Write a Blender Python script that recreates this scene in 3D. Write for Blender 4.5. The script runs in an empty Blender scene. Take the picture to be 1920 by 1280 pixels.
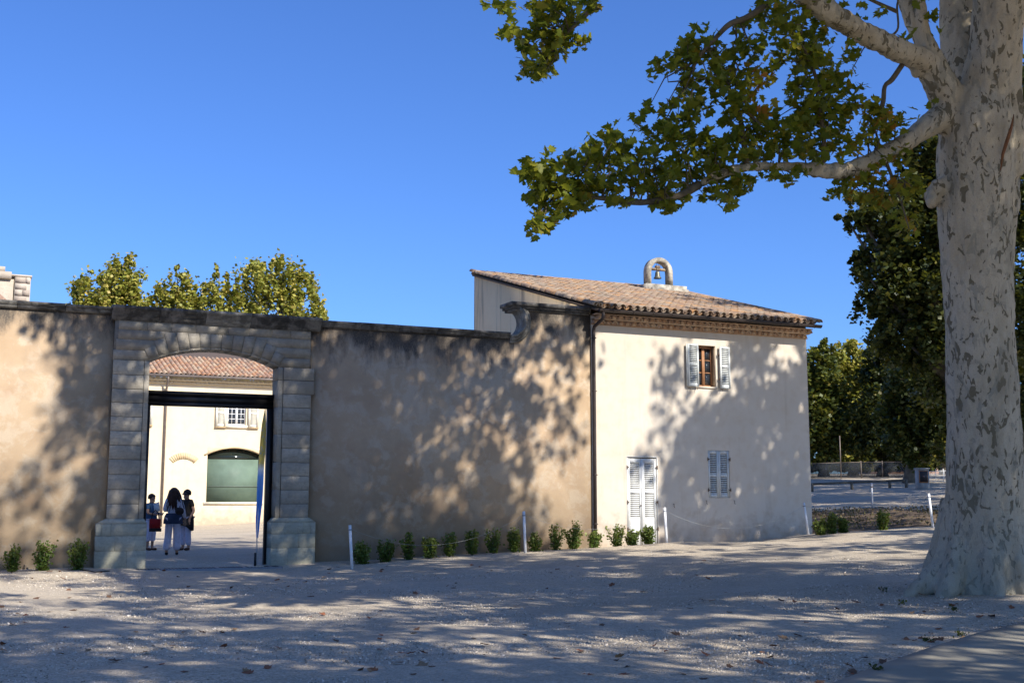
import bpy, bmesh, math, random
import numpy as np
from mathutils import Vector, Matrix

rng = np.random.default_rng(7)
random.seed(7)
SC = bpy.context.scene
COL = SC.collection

# ------------------------------------------------------------------ camera
F, CX, CY, CAMH = 2210.0, 960.0, 640.0, 1.6
PITCH, YAW = math.radians(7.53), math.radians(24.8)
cam_d = bpy.data.cameras.new("camera")
cam = bpy.data.objects.new("camera", cam_d)
COL.objects.link(cam)
cam.location = (0, 0, CAMH)
cam.rotation_euler = (math.radians(90) + PITCH, 0, -YAW)
cam_d.sensor_width = 36
cam_d.lens = 36 * F / 1920
cam_d.clip_end = 3000
SC.camera = cam

# ------------------------------------------------------------------ light
SUN_EL, SUN_AZ = math.radians(39), math.radians(22)     # azimuth: right of the wall's normal
SDIR = np.array([math.sin(SUN_AZ) * math.cos(SUN_EL), -math.cos(SUN_AZ) * math.cos(SUN_EL), math.sin(SUN_EL)])
world = bpy.data.worlds.new("World")
SC.world = world
world.use_nodes = True
wn = world.node_tree
wn.nodes.clear()
sky = wn.nodes.new("ShaderNodeTexSky")
sky.sky_type = 'NISHITA'
sky.sun_disc = False
sky.sun_elevation = SUN_EL
sky.sun_rotation = math.atan2(SDIR[0], SDIR[1])
sky.altitude = 50
sky.air_density = 1.0
sky.dust_density = 0.9
sky.ozone_density = 3.5
bg = wn.nodes.new("ShaderNodeBackground")
bg.inputs[1].default_value = 0.10
wo = wn.nodes.new("ShaderNodeOutputWorld")
wb = wn.nodes.new("ShaderNodeMix"); wb.data_type = 'RGBA'; wb.blend_type = 'MULTIPLY'; wb.inputs[0].default_value = 1
wb.inputs[7].default_value = (.445, .685, 1.13, 1)          # the photograph's deep autumn blue
wn.links.new(sky.outputs[0], wb.inputs[6])
wn.links.new(wb.outputs[2], bg.inputs[0])
wn.links.new(bg.outputs[0], wo.inputs[0])
sd = bpy.data.lights.new("sun", 'SUN')
sd.energy = 4.5
sd.angle = math.radians(0.53)
sd.color = (1.0, 0.94, 0.85)
sun = bpy.data.objects.new("sun", sd)
COL.objects.link(sun)
sun.rotation_euler = Vector(SDIR).to_track_quat('Z', 'Y').to_euler()
sun.location = (20, -30, 60)
SC.view_settings.view_transform = 'Standard'
SC.view_settings.look = 'None'
SC.view_settings.gamma = 1
SC.view_settings.exposure = 0.8
SC.view_settings.use_curve_mapping = False

# ------------------------------------------------------------------ measuring helpers
_fw = np.array([math.sin(YAW) * math.cos(PITCH), math.cos(YAW) * math.cos(PITCH), math.sin(PITCH)])
_rt = np.array([math.cos(YAW), -math.sin(YAW), 0])
_up = np.cross(_rt, _fw)
_C = np.array([0, 0, CAMH])
def _dir(px, py): return _fw * F + _rt * (px - CX) - _up * (py - CY)
def onY(px, py, y): d = _dir(px, py); return _C + d * (y / d[1])
def atR(px, py, depth): return _C + _dir(px, py) / F * depth
def proj(P):
    v = np.atleast_2d(P) - _C
    z = v @ _fw
    zz = np.where(z > .1, z, .1)
    return np.stack([CX + F * (v @ _rt) / zz, CY - F * (v @ _up) / zz, z], 1)

# ------------------------------------------------------------------ terrain height
_cp = [(0, 8, 0), (4, 9, 0), (8, 8, 0), (0, 0, 0), (-10, 5, 0), (-12, 20, 0), (-12, 28, .05), (-30, 28, 0), (0, 18, 0), (5, 18, .0), (9, 16, .03),
       (.8, 27.3, .05), (2.3, 27.3, .05), (3.2, 27.5, .03), (5.3, 27.6, 0), (5.3, 28.4, 0), (7.2, 27.5, .02), (8.2, 27.3, .01), (10.3, 27.2, .14), (13.2, 27.2, .24), (14.8, 27.2, .29), (16.5, 27.2, .37),
       (19.4, 27.3, .33), (22.2, 27.6, .5), (8.2, 26.4, -.03), (12.6, 26.6, .25), (16.8, 26.8, .41), (21.6, 27, .54),
       (23.4, 24.2, .80), (26.3, 27, .8), (13.4, 12.9, .2), (15, 16, .3), (12, 20, .12), (18, 21, .42), (12, 10, .03),
       (52.9, 58.7, 2.92), (49.2, 60.4, 2.92), (56.3, 57.1, 2.92), (42.4, 47, 1.93), (33.2, 37, 1.22), (31.6, 35.5, 1.12), (27, 31.5, .92),
       (24, 10, .3), (40, 15, 1.0), (60, 30, 2.2), (80, 80, 3.6), (60, 100, 4.0), (110, 60, 4.0),
       (3.5, 31, .1), (8, 31, .1), (5, 34, .12), (10, 40, .12), (0, 40, .12), (-15, 40, .1), (12, 52, .12), (5, 60, .12), (14, 33, .12), (14, 45, .12), (-10, 70, .12), (20, 90, .5), (-20, 100, 0),
       (0, -20, 0), (20, -15, .1), (40, -10, .4)]
_cp = np.array(_cp, float)
def _phi(r): return np.sqrt(r * r + 1.0)
_A = _phi(np.linalg.norm(_cp[:, None, :2] - _cp[None, :, :2], axis=2))
_n = len(_cp)
_M = np.zeros((_n + 1, _n + 1)); _M[:_n, :_n] = _A + np.eye(_n) * 1e-3; _M[_n, :_n] = 1; _M[:_n, _n] = 1
_w = np.linalg.solve(_M, np.append(_cp[:, 2], 0))
def gz(x, y):
    x = np.asarray(x, float); y = np.asarray(y, float)
    sh = x.shape; p = np.stack([np.clip(x, -60, 130).ravel(), np.clip(y, -50, 130).ravel()], 1)
    out = np.empty(len(p))
    for i in range(0, len(p), 20000):
        q = p[i:i + 20000]
        out[i:i + 20000] = _phi(np.linalg.norm(q[:, None] - _cp[None, :, :2], axis=2)) @ _w[:_n] + _w[_n]
    return out.reshape(sh)
def gz1(x, y): return float(gz(np.array([x]), np.array([y]))[0])
def ground_at(px, py):
    d = _dir(px, py); d = d / np.linalg.norm(d)
    t = np.arange(6, 160, .1)
    P = _C + d[None] * t[:, None]
    h = P[:, 2] - gz(P[:, 0], P[:, 1])
    k = np.argmax(h < 0)
    if h[k] >= 0: return None
    f = h[k - 1] / (h[k - 1] - h[k]) if k else 0
    p = P[k - 1] + (P[k] - P[k - 1]) * f
    p[2] = gz1(p[0], p[1]); return p

# ------------------------------------------------------------------ object helpers
def tag(o, label=None, cat=None, group=None, kind=None):
    if label: o["label"] = label
    if cat: o["category"] = cat
    if group: o["group"] = group
    if kind: o["kind"] = kind
    return o
ORG = {}
def thing(name, loc, label, cat, group=None):
    o = bpy.data.objects.new(name, None); COL.objects.link(o)
    o.empty_display_size = .2
    o.location = loc; ORG[o.name] = np.array(loc, float)
    return tag(o, label, cat, group)
def org(o): return ORG.get(o.name, np.zeros(3)) if o is not None else np.zeros(3)
def link(name, me, parent=None, loc=None):
    o = bpy.data.objects.new(name, me); COL.objects.link(o)
    if parent is not None:
        o.parent = parent; ORG[o.name] = org(parent)
    if loc is not None:
        o.location = Vector(np.array(loc, float) - org(parent))
    return o
def np_mesh(name, V, faces_flat, counts, mat=None, smooth=False, attr=None):
    me = bpy.data.meshes.new(name)
    V = np.asarray(V, np.float32)
    me.vertices.add(len(V)); me.vertices.foreach_set("co", V.ravel())
    ff = np.asarray(faces_flat, np.int32).ravel(); ct = np.asarray(counts, np.int32)
    me.loops.add(len(ff)); me.loops.foreach_set("vertex_index", ff)
    me.polygons.add(len(ct))
    st = np.concatenate([[0], np.cumsum(ct)[:-1]]).astype(np.int32)
    me.polygons.foreach_set("loop_start", st)
    if smooth: me.polygons.foreach_set("use_smooth", np.ones(len(ct), bool))
    me.update(calc_edges=True)
    if attr is not None:
        a = me.attributes.new("rnd", 'FLOAT', 'FACE'); a.data.foreach_set("value", np.asarray(attr, np.float32))
    if mat: me.materials.append(mat)
    me.validate()
    return me
class MB:
    def __init__(s): s.v = []; s.f = []; s.r = []
    def add(s, vs, fs, r=None):
        o = len(s.v); s.v += [tuple(map(float, p)) for p in vs]
        s.f += [[o + i for i in f] for f in fs]
        s.r += [random.random() if r is None else r] * len(fs)
    def box(s, x0, x1, y0, y1, z0, z1, b=0, r=None):
        if b <= 0:
            vs = [(x0, y0, z0), (x1, y0, z0), (x1, y1, z0), (x0, y1, z0), (x0, y0, z1), (x1, y0, z1), (x1, y1, z1), (x0, y1, z1)]
            s.add(vs, [(0, 3, 2, 1), (4, 5, 6, 7), (0, 1, 5, 4), (1, 2, 6, 5), (2, 3, 7, 6), (3, 0, 4, 7)], r)
        else:   # chamfered at the front (-y) edges
            vs = [(x0, y1, z0), (x1, y1, z0), (x1, y1, z1), (x0, y1, z1), (x0, y0 + b, z0), (x1, y0 + b, z0), (x1, y0 + b, z1), (x0, y0 + b, z1),
                  (x0 + b, y0, z0 + b), (x1 - b, y0, z0 + b), (x1 - b, y0, z1 - b), (x0 + b, y0, z1 - b)]
            s.add(vs, [(0, 3, 2, 1), (0, 1, 5, 4), (1, 2, 6, 5), (2, 3, 7, 6), (3, 0, 4, 7), (4, 5, 9, 8), (5, 6, 10, 9), (6, 7, 11, 10), (7, 4, 8, 11), (8, 9, 10, 11)], r)
    def prism(s, poly, y0, y1, r=None):          # polygon in (x,z), extruded along y
        n = len(poly)
        vs = [(x, y0, z) for x, z in poly] + [(x, y1, z) for x, z in poly]
        s.add(vs, [list(range(n)), list(range(2 * n - 1, n - 1, -1))] + [(i, i + n, (i + 1) % n + n, (i + 1) % n) for i in range(n)], r)
    def obox(s, c, ax, ay, az, r=None):          # oriented box, half-axes
        c, ax, ay, az = map(np.array, (c, ax, ay, az))
        vs = [c + i * ax + j * ay + k * az for k in (-1, 1) for j in (-1, 1) for i in (-1, 1)]
        s.add(vs, [(0, 2, 3, 1), (4, 5, 7, 6), (0, 1, 5, 4), (1, 3, 7, 5), (3, 2, 6, 7), (2, 0, 4, 6)], r)
    def tube(s, path, rad, n=8, cap=True, r=None):
        P = np.array(path, float); m = len(P)
        rad = np.full(m, rad) if np.isscalar(rad) else np.array(rad, float)
        T = np.gradient(P, axis=0); T /= np.linalg.norm(T, axis=1)[:, None] + 1e-9
        u = np.cross(T[0], [0, 0, 1.]);
        if np.linalg.norm(u) < .1: u = np.cross(T[0], [1., 0, 0])
        u /= np.linalg.norm(u); vs = []
        for i in range(m):
            u = u - T[i] * (u @ T[i]); u /= np.linalg.norm(u); w = np.cross(T[i], u)
            for k in range(n):
                a = 2 * math.pi * k / n
                vs.append(P[i] + rad[i] * (math.cos(a) * u + math.sin(a) * w))
        fs = [(i * n + k, i * n + (k + 1) % n, (i + 1) * n + (k + 1) % n, (i + 1) * n + k) for i in range(m - 1) for k in range(n)]
        if cap: fs += [list(range(n - 1, -1, -1)), list(range((m - 1) * n, m * n))]
        s.add(vs, fs, r)
    def lathe(s, prof, c, n=16, r=None):         # prof (radius, z)
        vs = [(c[0] + q * math.cos(2 * math.pi * k / n), c[1] + q * math.sin(2 * math.pi * k / n), c[2] + z) for q, z in prof for k in range(n)]
        m = len(prof)
        s.add(vs, [(i * n + k, i * n + (k + 1) % n, (i + 1) * n + (k + 1) % n, (i + 1) * n + k) for i in range(m - 1) for k in range(n)] + [list(range(n - 1, -1, -1)), list(range((m - 1) * n, m * n))], r)
    def mesh(s, name, mat, off=(0, 0, 0), smooth=False):
        V = np.array(s.v, float) - np.array(off)
        return np_mesh(name, V, [i for f in s.f for i in f], [len(f) for f in s.f], mat, smooth, s.r)
    def build(s, name, mat, parent=None, smooth=False):
        return link(name, s.mesh(name, mat, org(parent), smooth), parent)
def bx(name, mat, parent, *a, **k):
    m = MB(); m.box(*a, **k); return m.build(name, mat, parent)
def struct(o): o["kind"] = "structure"; return o

# ------------------------------------------------------------------ materials
def newmat(name):
    m = bpy.data.materials.new(name); m.use_nodes = True
    nt = m.node_tree; nt.nodes.clear()
    out = nt.nodes.new("ShaderNodeOutputMaterial")
    return m, nt, out
def nd(nt, t, props=None, **inp):
    n = nt.nodes.new(t)
    for k, v in (props or {}).items(): setattr(n, k, v)
    for k, v in inp.items():
        key = int(k[1:]) if k[0] == 'i' and k[1:].isdigit() else k.replace('_', ' ')
        if isinstance(v, bpy.types.NodeSocket): nt.links.new(v, n.inputs[key])
        else: n.inputs[key].default_value = v
    return n
def rgba(c): return (c[0], c[1], c[2], 1)
def ramp(nt, fac, stops, interp='LINEAR'):
    r = nt.nodes.new("ShaderNodeValToRGB"); nt.links.new(fac, r.inputs[0])
    cr = r.color_ramp; cr.interpolation = interp
    while len(cr.elements) < len(stops): cr.elements.new(.5)
    for e, (p, c) in zip(cr.elements, stops):
        e.position = p; e.color = rgba(c) if not np.isscalar(c) else (c, c, c, 1)
    return r.outputs[0]
def mix(nt, fac, a, b, mode='MIX'):
    n = nt.nodes.new("ShaderNodeMix"); n.data_type = 'RGBA'; n.blend_type = mode
    for i, v in ((0, fac), (6, a), (7, b)):
        if isinstance(v, bpy.types.NodeSocket): nt.links.new(v, n.inputs[i])
        elif i == 0: n.inputs[0].default_value = v
        else: n.inputs[i].default_value = rgba(v)
    return n.outputs[2]
def coord(nt, scale=(1, 1, 1), loc=(0, 0, 0)):
    g = nt.nodes.new("ShaderNodeNewGeometry")
    m = nd(nt, "ShaderNodeMapping", None, Vector=g.outputs["Position"]); m.inputs["Scale"].default_value = scale; m.inputs["Location"].default_value = loc
    return m.outputs[0]
def noise(nt, vec, scale, detail=4, rough=.55, dist=0):
    n = nd(nt, "ShaderNodeTexNoise", None, Vector=vec, Scale=scale, Detail=detail, Roughness=rough, Distortion=dist)
    return n.outputs[0]
def math_(nt, op, a, b=0.0, c=None):
    n = nt.nodes.new("ShaderNodeMath"); n.operation = op
    for i, v in enumerate((a, b) if c is None else (a, b, c)):
        if isinstance(v, bpy.types.NodeSocket): nt.links.new(v, n.inputs[i])
        else: n.inputs[i].default_value = v
    return n.outputs[0]
def finish(nt, out, col, rough=.9, bump=None, bstr=.3, bdist=.02, metal=0, spec=.3):
    p = nt.nodes.new("ShaderNodeBsdfPrincipled")
    if isinstance(col, bpy.types.NodeSocket): nt.links.new(col, p.inputs["Base Color"])
    else: p.inputs["Base Color"].default_value = rgba(col)
    if isinstance(rough, bpy.types.NodeSocket): nt.links.new(rough, p.inputs["Roughness"])
    else: p.inputs["Roughness"].default_value = rough
    p.inputs["Metallic"].default_value = metal
    p.inputs["Specular IOR Level"].default_value = spec
    if bump is not None:
        b = nd(nt, "ShaderNodeBump", None, Height=bump, Strength=bstr, Distance=bdist)
        nt.links.new(b.outputs[0], p.inputs["Normal"])
    nt.links.new(p.outputs[0], out.inputs[0]); return p
def simple(name, c, rough=.7, var=.12, scale=6, metal=0, bump=.15, spec=.3, bdist=.01):
    m, nt, out = newmat(name)
    v = coord(nt)
    n = noise(nt, v, scale, 5)
    lo = tuple(max(0, x * (1 - var)) for x in c); hi = tuple(min(1, x * (1 + var)) for x in c)
    finish(nt, out, ramp(nt, n, [(.3, lo), (.7, hi)]), rough, n, bump, bdist, metal, spec)
    return m
def sepz(nt):
    g = nt.nodes.new("ShaderNodeNewGeometry")
    s = nd(nt, "ShaderNodeSeparateXYZ", None, Vector=g.outputs["Position"]); return s.outputs

M = {}
# old lime plaster of the wall: ochre patches, grey weathering, black mould streaks under the coping
def mat_oldplaster():
    m, nt, out = newmat("old_plaster")
    v = coord(nt)
    big = noise(nt, v, .55, 5, .6); mid = noise(nt, v, 2.2, 6, .65, .3); fine = noise(nt, v, 30, 4, .6)
    base = ramp(nt, big, [(.3, (.37, .262, .16)), (.5, (.44, .328, .215)), (.7, (.36, .248, .15))])
    base = mix(nt, ramp(nt, mid, [(.48, 0.), (.58, .6)]), base, (.49, .41, .31))
    base = mix(nt, ramp(nt, noise(nt, coord(nt, (1, 1, 1), (7, 3, 1)), 1.3, 5, .6), [(.55, 0.), (.7, .5)]), base, (.36, .24, .155))
    base = mix(nt, ramp(nt, noise(nt, coord(nt, (1, 1, 1), (17, 3, 5)), .9, 6, .7, .5), [(.5, 0.), (.72, .5)]), base, (.27, .20, .14))
    s = sepz(nt)
    streak = noise(nt, coord(nt, (1.1, 1.1, .42)), 1.9, 8, .68, .2)
    # weathering band below the coping, its lower edge set by the streak noise
    top = math_(nt, 'ADD', math_(nt, 'MULTIPLY', math_(nt, 'SUBTRACT', s[2], 5.2), 1.3), math_(nt, 'MULTIPLY', math_(nt, 'SUBTRACT', streak, .46), 4.4))
    top = math_(nt, 'ADD', top, math_(nt, 'MULTIPLY', math_(nt, 'GREATER_THAN', s[0], 7.5), .28))
    hiwall = math_(nt, 'MULTIPLY', math_(nt, 'GREATER_THAN', s[0], 13.0), .85)
    top = math_(nt, 'SUBTRACT', top, hiwall)
    mould = ramp(nt, top, [(.05, 0.), (.5, .38), (1., .93)])
    base = mix(nt, mould, base, (.055, .05, .045))
    # damp foot
    foot = math_(nt, 'ADD', math_(nt, 'MULTIPLY', math_(nt, 'SUBTRACT', .75, s[2]), .9), math_(nt, 'MULTIPLY', math_(nt, 'SUBTRACT', mid, .5), 1.6))
    base = mix(nt, ramp(nt, foot, [(.05, 0.), (.7, .4)]), base, (.30, .27, .23))
    base = mix(nt, ramp(nt, fine, [(.35, .25), (.6, 0.)]), base, (.33, .27, .21))
    h = math_(nt, 'ADD', math_(nt, 'MULTIPLY', mid, .8), math_(nt, 'MULTIPLY', fine, .25))
    finish(nt, out, base, .95, h, .35, .03, spec=.1)
    return m
M['oldplaster'] = mat_oldplaster()
def mat_houseplaster(name, a, b, stain):
    m, nt, out = newmat(name)
    v = coord(nt)
    big = noise(nt, v, .7, 5, .6); mid = noise(nt, v, 3, 5, .6); fine = noise(nt, v, 40, 3, .6)
    base = ramp(nt, big, [(.32, a), (.68, b)])
    base = mix(nt, ramp(nt, mid, [(.48, 0.), (.66, .5)]), base, stain)
    base = mix(nt, ramp(nt, noise(nt, coord(nt, (1.3, 1.3, .12), (3, 8, 1)), 2.4, 6, .65), [(.56, 0.), (.72, .32)]), base, tuple(x * .72 for x in stain))
    s = sepz(nt)
    foot = math_(nt, 'ADD', math_(nt, 'MULTIPLY', math_(nt, 'SUBTRACT', 1.1, s[2]), .9), math_(nt, 'MULTIPLY', math_(nt, 'SUBTRACT', mid, .5), 1.8))
    base = mix(nt, ramp(nt, foot, [(.0, 0.), (.7, .7)]), base, (.38, .30, .225))
    finish(nt, out, base, .93, math_(nt, 'ADD', math_(nt, 'MULTIPLY', mid, .6), math_(nt, 'MULTIPLY', fine, .3)), .22, .02, spec=.1)
    return m
M['houseplaster'] = mat_houseplaster("house_plaster", (.56, .495, .405), (.61, .545, .455), (.53, .435, .325))
M['courtplaster'] = mat_houseplaster("courtyard_plaster", (.70, .58, .39), (.74, .63, .45), (.68, .55, .36))
def mat_gable():
    m, nt, out = newmat("gable_plaster")
    streak = noise(nt, coord(nt, (1.5, 1.5, .1)), 2.2, 6, .65); big = noise(nt, coord(nt), .8, 5, .6)
    base = ramp(nt, big, [(.3, (.80, .58, .33)), (.7, (.86, .66, .40))])
    base = mix(nt, ramp(nt, streak, [(.52, 0.), (.68, .75)]), base, (.17, .15, .13))
    finish(nt, out, base, .95, big, .25, .02, spec=.1); return m
M['gable'] = mat_gable()
def mat_stone(name, cols, dark=.5, sc=1.5, lich=(.07, .07, .065)):
    m, nt, out = newmat(name)
    a = nd(nt, "ShaderNodeAttribute", {"attribute_name": "rnd"}); oi = nt.nodes.new("ShaderNodeObjectInfo")
    r = math_(nt, 'FRACT', math_(nt, 'ADD', a.outputs["Fac"], oi.outputs["Random"]))
    v = coord(nt)
    base = ramp(nt, r, [(i / max(1, len(cols) - 1), c) for i, c in enumerate(cols)])
    n1 = noise(nt, v, sc, 6, .68, .4); n2 = noise(nt, v, 18, 5, .65); st = noise(nt, coord(nt, (1.2, 1.2, 9)), 2.5, 5, .6)
    base = mix(nt, ramp(nt, n1, [(.42, dark), (.62, 0.)]), base, lich)
    base = mix(nt, ramp(nt, st, [(.5, 0.), (.7, .35)]), base, tuple(x * .55 for x in cols[0]))
    base = mix(nt, ramp(nt, n2, [(.3, .4), (.5, 0.)]), base, tuple(x * .5 for x in cols[0]))
    finish(nt, out, base, .92, math_(nt, 'ADD', n2, math_(nt, 'MULTIPLY', st, .6)), .4, .02, spec=.15); return m
M['ashlar'] = mat_stone("ashlar", [(.31, .275, .22), (.38, .345, .28), (.34, .30, .235), (.40, .36, .29)], .5, 1.3, (.115, .105, .09))
M['pedestal'] = mat_stone("pedestal_stone", [(.35, .335, .26), (.41, .385, .30), (.37, .345, .25)], .5, 1.8, (.21, .215, .175))
M['joint'] = simple("mortar_joint", (.16, .15, .13), .95, .3, 8)
M['coping'] = mat_stone("coping_stone", [(.16, .15, .14), (.22, .21, .19), (.12, .115, .11)], .9, 3.2, (.035, .034, .032))
M['volute'] = mat_stone("volute_stone", [(.27, .26, .23), (.33, .31, .27)], .75, 3.0, (.06, .058, .052))
M['bellstone'] = mat_stone("bell_cote_stone", [(.52, .48, .40), (.46, .42, .35)], .8, 3.5, (.14, .125, .10))
M['towerstone'] = mat_stone("tower_stone", [(.44, .38, .30), (.52, .45, .36), (.40, .33, .26)], .3, .9, (.26, .22, .18))
M['brickarch'] = mat_stone("arch_brick", [(.60, .46, .27), (.68, .55, .34), (.55, .40, .22)], .1, 4, (.5, .38, .22))
def mat_tile(name, cols, useobj, dirt=.55):
    m, nt, out = newmat(name)
    if useobj:
        oi = nt.nodes.new("ShaderNodeObjectInfo"); r = oi.outputs["Random"]
    else:
        r = nd(nt, "ShaderNodeAttribute", {"attribute_name": "rnd"}).outputs["Fac"]
    k = len(cols)
    base = ramp(nt, r, [(i / k, c) for i, c in enumerate(cols)], 'CONSTANT')
    n1 = noise(nt, coord(nt), 5, 6, .7); n2 = noise(nt, coord(nt), 45, 4, .6)
    base = mix(nt, ramp(nt, n1, [(.44, dirt), (.66, 0.)]), base, (.16, .135, .115))
    base = mix(nt, ramp(nt, noise(nt, coord(nt, (1, 1, 1), (4, 9, 2)), 7, 5, .7), [(.55, 0.), (.68, .7)]), base, (.40, .34, .27))
    base = mix(nt, ramp(nt, n2, [(.3, .35), (.5, 0.)]), base, (.12, .09, .07))
    base = mix(nt, 1.0, base, (1.18, 1.14, 1.1), 'MULTIPLY')
    finish(nt, out, base, .93, n2, .35, .01, spec=.12); return m
TC = [(.28, .175, .115), (.32, .225, .155), (.24, .18, .135), (.36, .25, .155), (.33, .265, .20), (.27, .185, .125), (.36, .285, .21), (.42, .225, .09), (.22, .18, .14), (.31, .20, .13)]
M['tile_o'] = mat_tile("roof_tile", TC, True)
M['tile_a'] = mat_tile("roof_tile_far", TC, False)
TC2 = [(.34, .18, .11), (.39, .24, .16), (.26, .165, .12), (.43, .28, .17), (.36, .27, .20), (.30, .18, .13), (.43, .33, .23), (.38, .20, .11), (.22, .165, .13)]
M['tile_c'] = mat_tile("courtyard_tile", TC2, False, .3)
M['tile_g'] = mat_tile("cornice_tile", [(.48, .29, .16), (.56, .38, .24), (.42, .27, .17), (.60, .44, .28)], False, .25)
M['under'] = simple("roof_underlay", (.10, .075, .06), .95)
M['zinc'] = simple("gutter_metal", (.055, .043, .038), .45, .2, 5, .3, .05)
M['zinc2'] = simple("courtyard_gutter_metal", (.16, .13, .11), .55, .2, 5, .2, .05)
M['black'] = simple("black_steel", (.012, .012, .013), .42, .2, 4, .2, .05, .4)
M['white_wood'] = simple("shutter_paint", (.66, .66, .63), .6, .10, 9, 0, .2)
M['grey_wood'] = simple("window_shutter_paint", (.56, .58, .56), .6, .10, 9, 0, .2)
M['cream_wood'] = simple("cream_shutter_paint", (.74, .70, .58), .6, .08, 7)
M['brown_wood'] = simple("window_wood", (.34, .17, .085), .5, .15, 14)
M['iron'] = simple("rusty_iron", (.10, .06, .04), .8, .4, 12)
M['reveal'] = simple("reveal_plaster", (.50, .40, .28), .95, .12, 4)
M['dark_in'] = simple("dark_shade", (.015, .015, .018), .9)  # near-black colour put in for shade: room, drain, louvre gaps
def mat_glass(name, c, rough=.06, spec=.6):
    m, nt, out = newmat(name)
    n = noise(nt, coord(nt), 1.7, 3)
    finish(nt, out, ramp(nt, n, [(.3, tuple(x * .75 for x in c)), (.7, c)]), rough, n, .04, .02, 0, spec); return m
M['glass'] = mat_glass("window_glass", (.02, .026, .035), .05, .8)
M['courtglass'] = mat_glass("courtyard_glass", (.15, .21, .16), .5, .1)
M['courtglass_d'] = mat_glass("courtyard_glass_head", (.018, .026, .022), .12, .5)
M['white'] = simple("white_paint", (.72, .73, .74), .5, .08, 7)
M['bell'] = simple("bell_bronze", (.16, .155, .12), .5, .3, 16, .6)
M['oldwood'] = simple("grey_oak", (.26, .20, .14), .9, .3, 10)
M['trim'] = simple("courtyard_trim", (.72, .64, .48), .9)

def mat_bark():
    m, nt, out = newmat("plane_bark")
    v = coord(nt, (1, 1, .55)); vf = coord(nt, (1, 1, .5), (3, 1, 2))
    n1 = noise(nt, v, 1.6, 5, .6)
    n2 = noise(nt, v, 5.5, 3, .5, .9); n3 = noise(nt, vf, 11.5, 3, .5, .8); n4 = noise(nt, coord(nt), 60, 4, .6)
    base = ramp(nt, n1, [(.3, (.42, .345, .235)), (.5, (.50, .42, .30)), (.7, (.36, .305, .21))])
    base = mix(nt, ramp(nt, n2, [(.57, 0.), (.60, .6)]), base, (.47, .40, .285))
    fl = ramp(nt, math_(nt, 'ADD', math_(nt, 'MULTIPLY', n3, .75), math_(nt, 'MULTIPLY', n1, .3)), [(.588, 0.), (.604, .9)])
    base = mix(nt, fl, base, (.13, .105, .062))
    fl2 = ramp(nt, noise(nt, coord(nt, (1, 1, .45), (9, 4, 6)), 7, 4, .55, .8), [(.58, 0.), (.60, .6)])
    base = mix(nt, fl2, base, (.27, .25, .19))
    s = sepz(nt)
    alg = math_(nt, 'ADD', math_(nt, 'MULTIPLY', math_(nt, 'SUBTRACT', 1.7, s[2]), .5), math_(nt, 'MULTIPLY', math_(nt, 'SUBTRACT', n1, .5), 1.2))
    base = mix(nt, ramp(nt, alg, [(.0, 0.), (.8, .65)]), base, (.33, .335, .27))
    base = mix(nt, ramp(nt, n4, [(.3, .3), (.55, 0.)]), base, (.2, .17, .12))
    base = mix(nt, ramp(nt, noise(nt, coord(nt, (1, 1, .18), (5, 2, 8)), 3.2, 6, .65), [(.5, 0.), (.68, .5)]), base, (.22, .185, .125))
    base = mix(nt, ramp(nt, noise(nt, coord(nt, (1, 1, 4.5), (1, 7, 3)), 2.2, 5, .6), [(.58, 0.), (.7, .35)]), base, (.25, .22, .16))
    h = math_(nt, 'SUBTRACT', math_(nt, 'MULTIPLY', n4, .15), math_(nt, 'MULTIPLY', fl, .5))
    h = math_(nt, 'ADD', h, math_(nt, 'MULTIPLY', noise(nt, coord(nt, (1, 1, .5)), 16, 5, .65), .5))
    finish(nt, out, base, .9, math_(nt, 'ADD', h, math_(nt, 'MULTIPLY', n1, .6)), .7, .04, spec=.15); return m
M['bark'] = mat_bark()
M['darkbark'] = simple("grey_brown_bark", (.13, .115, .09), .95, .3, 6)
M['twig'] = simple("twig_bark", (.12, .095, .06), .9, .3, 10)
def mat_leaf(name, stops, trans=.35, obj=False, rough=.5):
    m, nt, out = newmat(name)
    if obj: r = nt.nodes.new("ShaderNodeObjectInfo").outputs["Random"]
    else: r = nd(nt, "ShaderNodeAttribute", {"attribute_name": "rnd"}).outputs["Fac"]
    c = ramp(nt, r, stops)
    p = nt.nodes.new("ShaderNodeBsdfPrincipled"); nt.links.new(c, p.inputs["Base Color"]); p.inputs["Roughness"].default_value = rough; p.inputs["Specular IOR Level"].default_value = .3
    t = nt.nodes.new("ShaderNodeBsdfTranslucent")
    tc = mix(nt, .5, c, (.50, .50, .04)); nt.links.new(tc, t.inputs[0])
    ms = nt.nodes.new("ShaderNodeMixShader"); ms.inputs[0].default_value = trans
    nt.links.new(p.outputs[0], ms.inputs[1]); nt.links.new(t.outputs[0], ms.inputs[2]); nt.links.new(ms.outputs[0], out.inputs[0])
    return m
LS = [(0, (.060, .085, .008)), (.35, (.10, .125, .010)), (.6, (.16, .17, .013)), (.8, (.23, .20, .018)), (.93, (.29, .18, .02)), (1, (.33, .12, .015))]
M['leaf'] = mat_leaf("plane_leaf", LS, .42)
M['leaf_o'] = mat_leaf("plane_leaf_single", LS, .42, True)
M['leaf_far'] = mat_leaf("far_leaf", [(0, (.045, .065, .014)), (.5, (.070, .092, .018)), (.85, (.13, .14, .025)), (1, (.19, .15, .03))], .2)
M['leaf_dark'] = mat_leaf("dark_leaf", [(0, (.022, .034, .010)), (.6, (.038, .055, .013)), (.9, (.08, .09, .018)), (1, (.13, .11, .02))], .15)  # low leaf colour also stands in for shade on the far trees
M['leaf_yel'] = mat_leaf("yellowing_leaf", [(0, (.11, .13, .02)), (.35, (.23, .235, .035)), (.8, (.36, .32, .065)), (1, (.42, .31, .08))], .25)
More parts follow.
